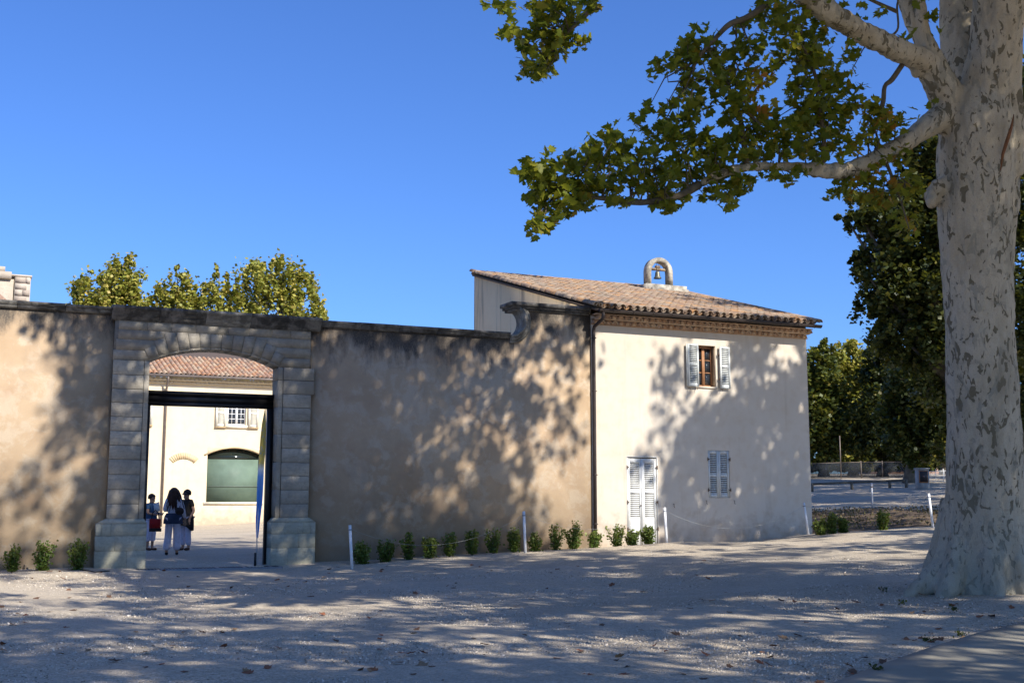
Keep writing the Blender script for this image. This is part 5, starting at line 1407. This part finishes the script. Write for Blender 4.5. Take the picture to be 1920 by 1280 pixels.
for i in range(4):
    a, b = tops[i], tops[i + 1]; n_ = 14
    sag = (.55, .42, .55, .35)[i]
    P = [a + (b - a) * k / n_ + np.array([0, -.0, -sag * 4 * (k / n_) * (1 - k / n_)]) for k in range(n_ + 1)]
    mm = MB(); mm.tube(P, .0024, 5); o = mm.build("string", string_mat, None, True); tag(o, slab[i], "string", "strings between the marker posts")

# ------------------------------------------------------------------ shrubs
def shrub(px, hpx, wpx, lab, Y=27.2, grp="young box shrubs along the foot of the wall", c=None):
    if c is None:
        x = onY(px, 1040, Y)[0]; c = np.array([x, Y, gz1(x, Y)])
    depth = (c - _C) @ _fw
    h, w = hpx * 1.2 / F * depth, wpx / F * depth / 2
    o = thing("box_shrub", c, lab, "shrub", grp)
    st = MB(); P, rv = [], []
    h *= rng.uniform(.85, 1.12); w *= rng.uniform(.8, 1.15); tone = rng.normal(0, .14)
    for k in range(int(rng.integers(9, 17))):
        a = rng.uniform(0, 6.28); sp = rng.uniform(.15, 1) * w; hh = h * rng.uniform(.62, 1.05) * (1 - .25 * (sp / w))
        tip = c + np.array([math.cos(a) * sp, math.sin(a) * sp, hh]); midp = c + np.array([math.cos(a) * sp * .6, math.sin(a) * sp * .6, hh * .45])
        st.tube([c - (0, 0, .05), midp, tip], [.012, .008, .003], 5)
        for q in np.linspace(.12, 1.0, 26):
            p = (1 - q) ** 2 * c + 2 * q * (1 - q) * midp + q * q * tip
            for _ in range(3): P.append(p + rng.normal(0, .028 + .03 * (1 - q), 3)); rv.append(np.clip(q * .75 + tone + rng.normal(0, .18), 0, 1))
    st.build("stems", M['twig'], o, True)
    P = np.array(P); P[:, 2] = np.maximum(P[:, 2], c[2] + .03)
    f = link("foliage", leaf_mesh("foliage", P, rng.uniform(.035, .07, len(P)), M['leaf_box'], QUAD, .2, np.array(rv), org(o)), o); f["kind"] = "stuff"
    return o
for px, h, w, lab in ((25, 50, 52, "spreading young shrub at the wall foot farthest from the left pedestal"), (82, 48, 42, "young shrub between two others at the wall foot left of the gateway"), (145, 58, 52, "tall round young shrub next to the left gateway pedestal")):
    shrub(px, h, w, lab, 27.25)
row = [(680, 44, 44), (722, 46, 48), (767, 48, 30), (806, 40, 36), (842, 38, 34), (886, 40, 38), (925, 40, 42), (963, 40, 34), (1004, 34, 30), (1040, 44, 42), (1077, 42, 38), (1114, 38, 34), (1155, 38, 34), (1185, 30, 30), (1216, 32, 34)]
rlab = ["broad shrub next to the post by the gateway", "bushy shrub second along the wall from the gateway post", "slim upright shrub at the foot of the stained wall", "loose shrub fourth along the wall from the gateway post", "compact shrub in the middle of the stained wall foot",
        "shrub sixth along the wall from the gateway post", "open vase shaped shrub near the post among the shrubs", "shrub just before the post among the shrubs", "smallest shrub just after the post among the shrubs", "full bright shrub in the sunny end of the wall foot", "sunny shrub two before the downpipe",
        "dense shrub in front of the downpipe foot", "light green shrub just past the downpipe", "low shrub in front of the louvred door", "dark dense shrub by the right jamb of the louvred door"]
for (px, h, w), lab in zip(row, rlab): shrub(px, h, w, lab)
for px, py, h, w, lab in ((1540, 1003, 30, 34, "low shrub in the soil bed touching the house corner"), (1560, 1001, 34, 34, "middle low shrub of the three by the house corner"), (1580, 999, 30, 28, "last low shrub of the three in the soil bed"), (1655, 994, 36, 26, "single upright shrub alone in the soil bed")):
    c = ground_at(px, py); c[2] = gz1(c[0], c[1]); shrub(px, h, w, lab, c=c, grp="young shrubs in the soil bed")
# dry stubble on the soil bed
P = []
for k in range(2600):
    u, w = rng.random(), rng.random()
    p = (1 - w) * ((1 - u) * BED[0] + u * BED[1]) + w * ((1 - u) * BED[3] + u * BED[2]); P.append((p[0], p[1], gz1(p[0], p[1]) + rng.uniform(.04, .16)))
o = link("dry_stubble", leaf_mesh("dry_stubble", np.array(P), rng.uniform(.03, .09, len(P)), mat_leaf("straw", [(0, (.09, .06, .035)), (.6, (.17, .12, .065)), (1, (.12, .12, .045))], .1), QUAD, .0)); tag(o, "dry brown stubble and weeds over the soil bed", "weeds", None, "stuff")

# ------------------------------------------------------------------ fallen leaves
fl_me = {}
for key in ('dead_a', 'dead_b', 'dead_c'):
    L_ = []
    for k in range(3):
        mm = MB(); T = FULL[0].copy(); T[:, 2] = .22 * (T[:, 0] ** 2 + T[:, 1] ** 2) * rng.uniform(.5, 1.6) + rng.normal(0, .03, len(T)); mm.add(T, FULL[1]); L_.append(mm.mesh("fallen_leaf", M[key]))
    fl_me[key] = L_
flab = {'dead_a': "rust orange fallen plane leaf lying on the gravel", 'dead_b': "dark brown fallen plane leaf lying on the gravel", 'dead_c': "tan dry fallen plane leaf lying on the gravel"}
spots = [(1445, 1235), (1700, 1201), (1715, 1203), (1728, 1199), (1745, 1206), (1770, 1197), (1808, 1197), (1755, 1200), (1785, 1136), (1838, 1158), (1880, 1182), (1653, 1136), (1573, 1150), (1605, 1130), (1620, 1236), (1600, 1262), (1612, 1268), (1590, 1250), (1425, 1245), (1655, 1243), (1206, 1111), (1147, 1098), (1328, 1086), (1335, 1048), (1320, 1052), (60, 1085), (118, 1086), (68, 1124), (130, 1122), (215, 1241), (275, 1255), (165, 1222), (1148, 1098), (470, 1105), (608, 1083), (770, 1227), (745, 1245), (792, 1249), (852, 1100), (850, 1104), (885, 1060), (583, 1120)]
for _ in range(45):
    q_e = rng.uniform(0, 1); e_ = edge[0] + (edge[-1] - edge[0]) * q_e; pe = proj(np.array([e_ + np.array([-.12 * rng.random() - .05, .15 * rng.random() + .1, 0])]))[0]; spots.append((pe[0], pe[1]))
for _ in range(30): spots.append((rng.choice([rng.uniform(0, 200), rng.uniform(590, 1230)]), 1062 + rng.uniform(0, 14)))
while len(spots) < 255:
    spots.append((rng.uniform(0, 1900), 1068 + 212 * rng.random() ** .9))
nl = 0
for (a, b) in spots:
    p = ground_at(a, b)
    if p is None or p[1] > 27.2 or on_pave(np.array([p[0]]), np.array([p[1]]))[0]: continue
    key = ['dead_a', 'dead_b', 'dead_c', 'dead_b', 'dead_a'][int(rng.integers(5))]
    o = link("fallen_leaf", fl_me[key][int(rng.integers(3))])
    s = rng.uniform(.06, .12) * (1.25 if nl < 40 else 1)
    o.location = (p[0], p[1], p[2] + .018); o.scale = (s, s, s); o.rotation_euler = (rng.normal(0, .25), rng.normal(0, .25), rng.uniform(0, 6.28))
    tag(o, flab[key], "leaf", "fallen plane leaves on the gravel"); nl += 1
for (a, b) in ((1645, 1264), (1788, 1148), (1805, 1196), (1690, 1135), (1740, 1205), (1655, 1108)):
    p = ground_at(a, b)
    o = thing("weed_tuft", p, "tiny green weed tuft sprouting from the gravel near the pavement", "weed", "weed tufts near the pavement")
    q = np.repeat(p[None], 26, 0) + rng.normal(0, .035, (26, 3)) * np.array([1, 1, .6]) + np.array([0, 0, .05])
    f = link("blades", leaf_mesh("blades", q, rng.uniform(.02, .045, 26), M['leaf_dark'], QUAD, 0., None, org(o)), o); f["kind"] = "stuff"

# black irrigation hose at the wall foot
hp_ = [ground_at(a, b) for a, b in ((150, 1069), (165, 1071), (178, 1073), (190, 1072), (205, 1071))]
m = MB(); m.tube([p + np.array([0, 0, .015]) for p in hp_], .013, 7); tag(m.build("hose", M['black'], None, True), "short black irrigation hose on the gravel by the left pedestal", "hose")
hp_ = [ground_at(a, b) for a, b in ((662, 1063), (680, 1060), (700, 1058), (715, 1054))]
m = MB(); m.tube([p + np.array([0, 0, .015]) for p in hp_], .013, 7); tag(m.build("hose", M['black'], None, True), "short black irrigation hose under the shrubs by the gateway post", "hose")

# ------------------------------------------------------------------ feather banner
fb = ground_at(478, 1063); fb[2] = gz1(fb[0], fb[1])
fl = thing("feather_banner", fb, "tall narrow feather banner, gold above and blue below, standing in the gateway", "banner")
m = MB(); bxs = fb; m.box(fb[0] - .17, fb[0] + .17, fb[1] - .17, fb[1] + .17, fb[2] - .01, fb[2] + .03); m.build("base_plate", simple("beige_plate", (.50, .42, .32), .7), fl)
m = MB(); m.tube([fb + (0, 0, .03), fb + (0, 0, .33)], .028, 10); m.build("socket", M['black'], fl, True)
tipx = onY(497, 766, fb[1]); prof_px = [(481, 1058), (482, 1000), (484, 950), (487, 890), (490, 830), (494, 790), (497, 767)]
pole = [onY(a, b, fb[1]) for a, b in prof_px]
m = MB(); m.tube(pole, [.014, .013, .012, .011, .009, .007, .004], 8); m.build("pole", simple("alloy_pole", (.55, .56, .58), .35, .1, 5, .6), fl, True)
m_, nt, out = newmat("banner_print")
s = sepz(nt); zf = math_(nt, 'DIVIDE', math_(nt, 'SUBTRACT', s[2], .6), 3.1)
cb_ = ramp(nt, zf, [(0, (.05, .20, .62)), (.36, (.07, .25, .66)), (.48, (.20, .40, .75)), (.53, (.72, .74, .76)), (.58, (.55, .42, .09)), (1, (.50, .37, .05))])
sp = ramp(nt, noise(nt, coord(nt), 16, 3), [(.52, 0.), (.56, .55)])
zup = math_(nt, 'MULTIPLY', math_(nt, 'GREATER_THAN', zf, .56), .8)
cb_ = mix(nt, math_(nt, 'MULTIPLY', sp, zup), cb_, (.20, .27, .42))
pb = nt.nodes.new("ShaderNodeBsdfPrincipled"); nt.links.new(cb_, pb.inputs[0]); pb.inputs["Roughness"].default_value = .6
trl = nt.nodes.new("ShaderNodeBsdfTranslucent"); nt.links.new(cb_, trl.inputs[0]); ms = nt.nodes.new("ShaderNodeMixShader"); ms.inputs[0].default_value = .4
nt.links.new(pb.outputs[0], ms.inputs[1]); nt.links.new(trl.outputs[0], ms.inputs[2]); nt.links.new(ms.outputs[0], out.inputs[0])
edges_px = [(1008, 480, 484), (995, 479, 486), (970, 478, 489), (940, 479.5, 493), (905, 480.5, 495), (870, 483, 496), (840, 485.5, 498.5), (815, 488, 498.5), (795, 490.5, 498.5), (780, 493.5, 498), (766, 496.5, 497.5)]
vs, fs = [], []
nW = 6
for r_, (yy, xl, xr) in enumerate(edges_px):
    for k in range(nW + 1):
        u = k / nW
        p = onY(xl + (xr - xl) * u, yy, fb[1])
        vs.append((p[0], p[1] - .02 + .07 * math.sin(u * 3.0 + yy * .012) * min(1, (xr - xl) / 8), p[2]))
for r_ in range(len(edges_px) - 1):
    for k in range(nW): fs.append((r_ * (nW + 1) + k, r_ * (nW + 1) + k + 1, (r_ + 1) * (nW + 1) + k + 1, (r_ + 1) * (nW + 1) + k))
m = MB(); m.add(vs, fs); m.build("sail", m_, fl, True)

# ------------------------------------------------------------------ people
SKIN = simple("skin", (.42, .25, .17), .6, .05, 20)
def skin_mesh(chains, mat, sub=2):
    """chains: list of lists of (point, radius); equal points are shared"""
    vs, rs, es, key = [], [], [], {}
    def vid(p, r):
        k = tuple(round(float(q), 4) for q in p)
        if k not in key: key[k] = len(vs); vs.append(k); rs.append(r)
        return key[k]
    for ch in chains:
        prev = None
        for p, r in ch:
            i = vid(p, r)
            if prev is not None and prev != i: es.append((prev, i))
            prev = i
    me = bpy.data.meshes.new("skel"); me.from_pydata(vs, es, [])
    o = bpy.data.objects.new("tmp", me); COL.objects.link(o)
    md = o.modifiers.new("Skin", 'SKIN'); md.use_smooth_shade = True
    for i, sv in enumerate(me.skin_vertices[0].data):
        r = rs[i]; sv.radius = (r, r) if np.isscalar(r) else r
        sv.use_root = (i == 0)
    ms_ = o.modifiers.new("Subsurf", 'SUBSURF'); ms_.levels = sub; ms_.render_levels = sub
    dg = bpy.context.evaluated_depsgraph_get(); dg.update()
    r = bpy.data.meshes.new_from_object(o.evaluated_get(dg)); bpy.data.objects.remove(o)
    r.materials.clear(); r.materials.append(mat)
    for p in r.polygons: p.use_smooth = True
    return r
def person(pos, rz, H, label, j, cloth, hair_fn):
    """j: joint dict in metres for a 1.68 m figure facing -y; scaled to H"""
    s = H / 1.68
    o = thing("person", pos, label, "person"); o.rotation_euler = (0, 0, rz)
    V_ = lambda *p: np.array(p) * s
    pel, wai, che, nec, hd0, hd1 = [V_(*j[k]) for k in ("pelvis", "waist", "chest", "neck", "head0", "head1")]
    ch = [[(pel, .135 * s), (wai, .118 * s), (che, .135 * s), (nec, .055 * s), (hd0, .075 * s), ((hd0 + hd1) / 2, .093 * s), (hd1, .055 * s)]]
    # face: nose and chin
    fwd = V_(*j["face"])
    ch.append([((hd0 + hd1) / 2, .093 * s), ((hd0 + hd1) / 2 + fwd * .112 + V_(0, 0, -.02), .014 * s)])
    ch.append([(hd0, .075 * s), (hd0 + fwd * .07 + V_(0, 0, -.0), .03 * s)])
    for sd in ("l", "r"):
        hip, kn, an, to = [V_(*j[sd + k]) for k in ("hip", "knee", "ankle", "toe")]
        ch.append([(pel, .135 * s), (hip, .09 * s), (kn, .058 * s), (an, .04 * s), (to, .032 * s)])
        sh, el, wr_ = [V_(*j[sd + k]) for k in ("sho", "elb", "wri")]
        hv = V_(*j[sd + "hand"]); hn = hv / np.linalg.norm(hv)
        palm = wr_ + hn * .07 * s
        ch.append([(che, .135 * s), (sh, .062 * s), (el, .042 * s), (wr_, .029 * s), (palm, (.036 * s, .02 * s))])
        side = np.cross(hn, [0, 1., .2]); side /= np.linalg.norm(side) + 1e-9; curl = np.cross(side, hn)
        for f, (off, L) in enumerate(((-.03, .062), (-.01, .075), (.01, .072), (.03, .055))):
            b = palm + side * off * s + hn * .025 * s
            ch.append([(palm, (.036 * s, .02 * s)), (b, .0095 * s), (b + (hn * .6 + curl * .12) * L * s, .0085 * s), (b + (hn * .9 + curl * .5) * L * s, .0075 * s)])
        tb = wr_ + hn * .03 * s + side * .03 * s
        ch.append([(wr_, .029 * s), (tb, .012 * s), (tb + (hn * .7 + side * .5) * .05 * s, .009 * s)])
    body = link("body", skin_mesh(ch, SKIN), o)
    for nm, mat, chains, sub in cloth(V_, j, s):
        if sub == 'skirt':          # rings: (z, half width, half depth, hem wobble)
            mm = MB(); n_ = 20; vs = []
            for (z, a, b, hw) in chains:
                for k in range(n_):
                    t = 2 * math.pi * k / n_
                    vs.append(((a + .012 * math.sin(5 * t)) * math.cos(t) * s, (b + .012 * math.cos(4 * t)) * math.sin(t) * s, (z - hw * abs(math.cos(t)) ** 3) * s))
            mm.add(vs, [(r * n_ + k, r * n_ + (k + 1) % n_, (r + 1) * n_ + (k + 1) % n_, (r + 1) * n_ + k) for r in range(len(chains) - 1) for k in range(n_)])
            link(nm, mm.mesh(nm, mat, smooth=True), o)
        else: link(nm, skin_mesh(chains, mat, sub), o)
    hair_fn(V_, s, o, hd0, hd1, fwd)
    return o
def hairmesh(o, P0, R, mat, n=900, name="hair", size=.05):
    pass
def cap_hair(col, top=1.0, back=.5):
    def f(V_, s, o, hd0, hd1, fwd):
        c = (hd0 + hd1) / 2 - fwd * .022 + np.array([0, 0, .028 * s])
        vs, fs = [], []; nu, nv = 14, 9
        for i in range(nv):
            t = i / (nv - 1) * math.pi * .62
            for k in range(nu):
                a = 2 * math.pi * k / nu; front = max(0, math.cos(a))
                tt = t * (1 - .36 * front)
                r = .116 * s * (1 + .05 * math.sin(5 * a + 3 * t))
                d = np.array([fwd[0], fwd[1], 0]); d /= np.linalg.norm(d); e = np.array([-d[1], d[0], 0])
                vs.append(c + r * (math.sin(tt) * (math.cos(a) * d * 1.06 + math.sin(a) * e * .92) + np.array([0, 0, math.cos(tt) * 1.05])))
        for i in range(nv - 1):
            for k in range(nu): fs.append((i * nu + k, i * nu + (k + 1) % nu, (i + 1) * nu + (k + 1) % nu, (i + 1) * nu + k))
        m = MB(); m.add(vs, fs); link("hair", m.mesh("hair", simple("short_dark_hair", col, .7, .3, 60), smooth=True), o)
    return f
def long_hair(V_, s, o, hd0, hd1, fwd):
    mat = simple("long_brown_hair", (.055, .024, .016), .55, .4, 40)
    c = (hd0 + hd1) / 2
    m = MB()
    d = np.array([fwd[0], fwd[1], 0]); d /= np.linalg.norm(d); e = np.array([-d[1], d[0], 0])
    m.lathe([(.118 * s * math.sin(t), .125 * s * math.cos(t)) for t in np.linspace(.05, 2.0, 9)][::-1], c - d * .018 + np.array([0, 0, .025 * s]), 16)
    for k in range(60):
        a = rng.uniform(-1.9, 1.9)
        st = c + .108 * s * (-d * math.cos(a) + e * math.sin(a)) + np.array([0, 0, rng.uniform(-.01, .09) * s])
        L = rng.uniform(.34, .50) * s; sp = rng.uniform(.3, 1.0)
        p1 = st + (-d * math.cos(a) * .03 + e * math.sin(a) * .05) * s * sp + np.array([0, 0, -L * .4]) + rng.normal(0, .008, 3)
        p2 = st + (-d * (math.cos(a) * .03 + .02) + e * math.sin(a) * .085) * s * sp + np.array([0, 0, -L * .75]) + rng.normal(0, .012, 3)
        p3 = p2 + np.array([0, 0, -L * .3]) + e * rng.normal(0, .02) * s
        m.tube([st, p1, p2, p3], [.012 * s, .018 * s, .015 * s, .003 * s], 6)
    link("hair", m.mesh("hair", mat, smooth=True), o)
def base_pose():
    return dict(pelvis=(0, 0, .93), waist=(0, 0, 1.08), chest=(0, .0, 1.28), neck=(0, .0, 1.43), head0=(0, -.015, 1.50), head1=(0, -.01, 1.635), face=(0, -1, 0),
                lhip=(.09, 0, .86), lknee=(.105, -.01, .48), lankle=(.11, .02, .075), ltoe=(.125, -.12, .03),
                rhip=(-.09, 0, .86), rknee=(-.105, -.01, .48), rankle=(-.11, .02, .075), rtoe=(-.125, -.12, .03),
                lsho=(.165, 0, 1.37), lelb=(.21, .02, 1.09), lwri=(.20, -.05, .86), lhand=(0, -.1, -1),
                rsho=(-.165, 0, 1.37), relb=(-.21, .02, 1.09), rwri=(-.20, -.05, .86), rhand=(0, -.1, -1))
def fab(name, c, v=.12): return simple(name, c, .85, v, 14, 0, .3)
def trousers(V_, j, s, mat, w=(.165, .118, .085, .085), ank=0.06):
    ch = []
    pel = V_(*j["pelvis"])
    for sd in ("l", "r"):
        hip, kn, an = [V_(*j[sd + k]) for k in ("hip", "knee", "ankle")]
        an2 = an + np.array([0, 0, ank * s])
        ch.append([(pel, w[0] * s), (hip, w[1] * s), (kn, w[2] * s), (an2, w[3] * s)])
    return ("trousers", mat, ch, 2)
def shoes(V_, j, s, mat, h=.04):
    ch = []
    for k, sd in enumerate(("l", "r")):
        an, to = V_(*j[sd + "ankle"]), V_(*j[sd + "toe"])
        ch.append([(np.array([an[0], an[1] + .03 * s, .045 * s]), .045 * s), (np.array([to[0], to[1] * .5 + an[1] * .5, .04 * s]), .046 * s), (np.array([to[0], to[1] - .04 * s, .032 * s]), .034 * s)])
    return ch
def top(V_, j, s, mat, sleeve=1.0, hem=.0, nm="top", r=1.13, arms=("l", "r"), hemr=None, hip=True):
    pel, wai, che, nec = [V_(*j[k]) for k in ("pelvis", "waist", "chest", "neck")]
    hemp = pel + np.array([0, 0, -hem * s])
    ch = [[(che, .152 * s * r / 1.1), (wai, .135 * s * r), (pel, .152 * s * r)]] if hip else [[(che, .152 * s * r / 1.1), (wai, .13 * s * r), (wai - np.array([0, 0, .07 * s]), .14 * s * r)]]
    if hem > 0: ch[0].append((hemp, (hemr or .165) * s * r))
    ch.append([(che, .152 * s * r / 1.1), (nec - np.array([0, 0, .035 * s]), .075 * s)])
    for sd in arms:
        sh, el, wr_ = [V_(*j[sd + k]) for k in ("sho", "elb", "wri")]
        pts = [(che, .152 * s * r / 1.1), (sh, .078 * s)]
        if sleeve > .5: pts += [(el, .058 * s), (el + (wr_ - el) * .85, .044 * s)]
        else: pts += [(sh + (el - sh) * .6, .068 * s)]
        ch.append(pts)
    return (nm, mat, ch, 2)
GZP = lambda x, y: gz1(x, y)
def foot_at(px, py):
    p = ground_at(px, py); return np.array([p[0], p[1], gz1(p[0], p[1])])
# woman with her back turned: white cardigan over navy tunic, white flared trousers
j = base_pose(); j["face"] = (.05, -1, -.1)
j["relb"] = (-.25, .02, 1.10); j["rwri"] = (-.30, -.10, .90); j["lelb"] = (.22, .02, 1.12); j["lwri"] = (.10, -.17, 1.16); j["lhand"] = (-.6, -.6, .2)
j["lankle"] = (.14, .02, .08); j["rankle"] = (-.12, -.0, .08)
pw = fab("lilac_white_cotton", (.60, .60, .70)); nv = fab("navy_cotton", (.03, .045, .085)); dk = fab("dark_leather", (.03, .02, .018)); wt = fab("white_trouser_cotton", (.62, .60, .72))
def cl1(V_, j, s):
    sk = [(1.06, .175, .15, 0), (.98, .215, .19, 0), (.88, .235, .205, 0), (.79, .24, .205, 0)]
    a = shoes(V_, j, s, dk)
    return [trousers(V_, j, s, wt, (.15, .115, .092, .112), .02), top(V_, j, s, pw, 1.0, 0.0, hip=False), ("tunic", nv, sk, 'skirt'), ("shoe", dk, [a[0]], 1), ("shoe", dk, [a[1]], 1)]
q1 = foot_at(322, 1040)
H1 = (1042 - 917) / F * float((q1 - _C) @ _fw) * .985
az = math.atan2(q1[0], q1[1])
person(q1, math.pi - az + .05, H1, "long haired person seen from behind in white cardigan, navy tunic and white trousers", j, cl1, long_hair)
# person in black top with dark wrap, sunglasses, turned to the left
j = base_pose(); j["lelb"] = (.24, .05, 1.10); j["lwri"] = (.20, -.08, .88); j["relb"] = (-.22, -.02, 1.10); j["rwri"] = (-.08, -.22, 1.05); j["rhand"] = (.7, -.6, 0)
for k in ("pelvis", "waist", "chest"): pass
bk = fab("black_cotton", (.014, .013, .013)); bk2 = fab("black_wrap", (.010, .010, .012)); tan = fab("sandal_leather", (.09, .04, .025))
def cl2(V_, j, s):
    a = shoes(V_, j, s, tan)
    wrap = [(1.08, .17, .14, 0), (.98, .215, .18, 0), (.85, .24, .20, .02), (.70, .25, .20, .16)]
    return [trousers(V_, j, s, wt, (.15, .11, .085, .08), .05), top(V_, j, s, bk, .3, .02, r=1.28), ("wrap", bk2, wrap, 'skirt'), ("shoe", tan, [a[0]], 1), ("shoe", tan, [a[1]], 1)]
q2 = foot_at(347, 1031)
H2 = (1033 - 921) / F * float((q2 - _C) @ _fw) * .99
p2 = person(q2, -1.15 - az + .35, H2, "person with short dark hair and sunglasses in black top and black wrap over white trousers", j, cl2, cap_hair((.02, .014, .012)))
s = H2 / 1.68
m = MB(); m.box(-.075 * s, .075 * s, -.112 * s, -.092 * s, 1.565 * s, 1.60 * s); m.box(-.10 * s, -.076 * s, -.10 * s, .02 * s, 1.58 * s, 1.592 * s); m.box(.076 * s, .10 * s, -.10 * s, .02 * s, 1.58 * s, 1.592 * s); link("sunglasses", m.mesh("sunglasses", M['black']), p2)
# person in blue tee, white cropped trousers, half behind the pier, holding leaflets
j = base_pose(); j["lelb"] = (.22, -.06, 1.12); j["lwri"] = (.12, -.28, 1.10); j["lhand"] = (-.3, -1, .1); j["relb"] = (-.22, -.04, 1.12); j["rwri"] = (-.02, -.26, 1.08); j["rhand"] = (.6, -.8, .05)
bl_m = fab("blue_cotton", (.035, .085, .17))
def cl3(V_, j, s):
    a = shoes(V_, j, s, tan)
    return [trousers(V_, j, s, wt, (.16, .12, .095, .09), .18), top(V_, j, s, bl_m, .35, .12, r=1.28, hemr=.16), ("shoe", tan, [a[0]], 1), ("shoe", tan, [a[1]], 1)]
q3 = foot_at(281, 1031)
H3 = (1033 - 929) / F * float((q3 - _C) @ _fw) * .99
p3 = person(q3, .75, H3, "person with short dark hair in blue tee and white cropped trousers by the gate jamb", j, cl3, cap_hair((.022, .015, .012)))
# bags and papers: things of their own
def w_of(q, px, py): 
    D_ = float((q - _C) @ _fw); return atR(px, py, D_)
c = w_of(q1, 289, 985) + np.array([0, -.15, 0])
hb = thing("handbag", c, "red and black handbag hanging at the side of the person in the blue tee", "bag")
m = MB(); m.obox(c + np.array([0, 0, .06]), _rt * .135, f2 * .055, (0, 0, .12)); m.build("red_panel", fab("red_leather", (.30, .012, .016)), hb)
m = MB(); m.obox(c + np.array([.01, 0, -.105]), _rt * .145, f2 * .058, (0, 0, .044)); m.build("black_base", dk, hb)
m = MB(); m.tube([c + _rt * x + np.array([0, 0, z]) for x, z in ((-.10, .17), (-.07, .34), (.0, .40), (.07, .34), (.10, .17))], .012, 6); m.build("handle", dk, hb, True)
c = w_of(q1, 339, 958) - f2 * .12
sb = thing("shoulder_bag", c, "black shoulder bag slung on the back of the person in the white cardigan", "bag")
link("bag_body", skin_mesh([[(np.array([-.12, 0, .05]), .07), (np.array([0, 0, -.02]), .13), (np.array([.12, 0, .03]), .08)]], dk), sb)
m = MB(); m.tube([c + _rt * x + np.array([0, 0, z]) for x, z in ((-.12, .05), (-.10, .25), (-.06, .40), (.02, .42), (.06, .25), (.12, .06))], .013, 6); m.build("strap", dk, sb, True)
c = w_of(q1, 294, 951)
m = MB(); m.obox(c, _rt * .07 + np.array([0, 0, .03]), f2 * .004, np.array([0, 0, .12]) - _rt * .02); o = m.build("leaflet", M['white'], None); tag(o, "white leaflet held up between the people in the gateway", "leaflet")
print("done", len(bpy.data.objects))
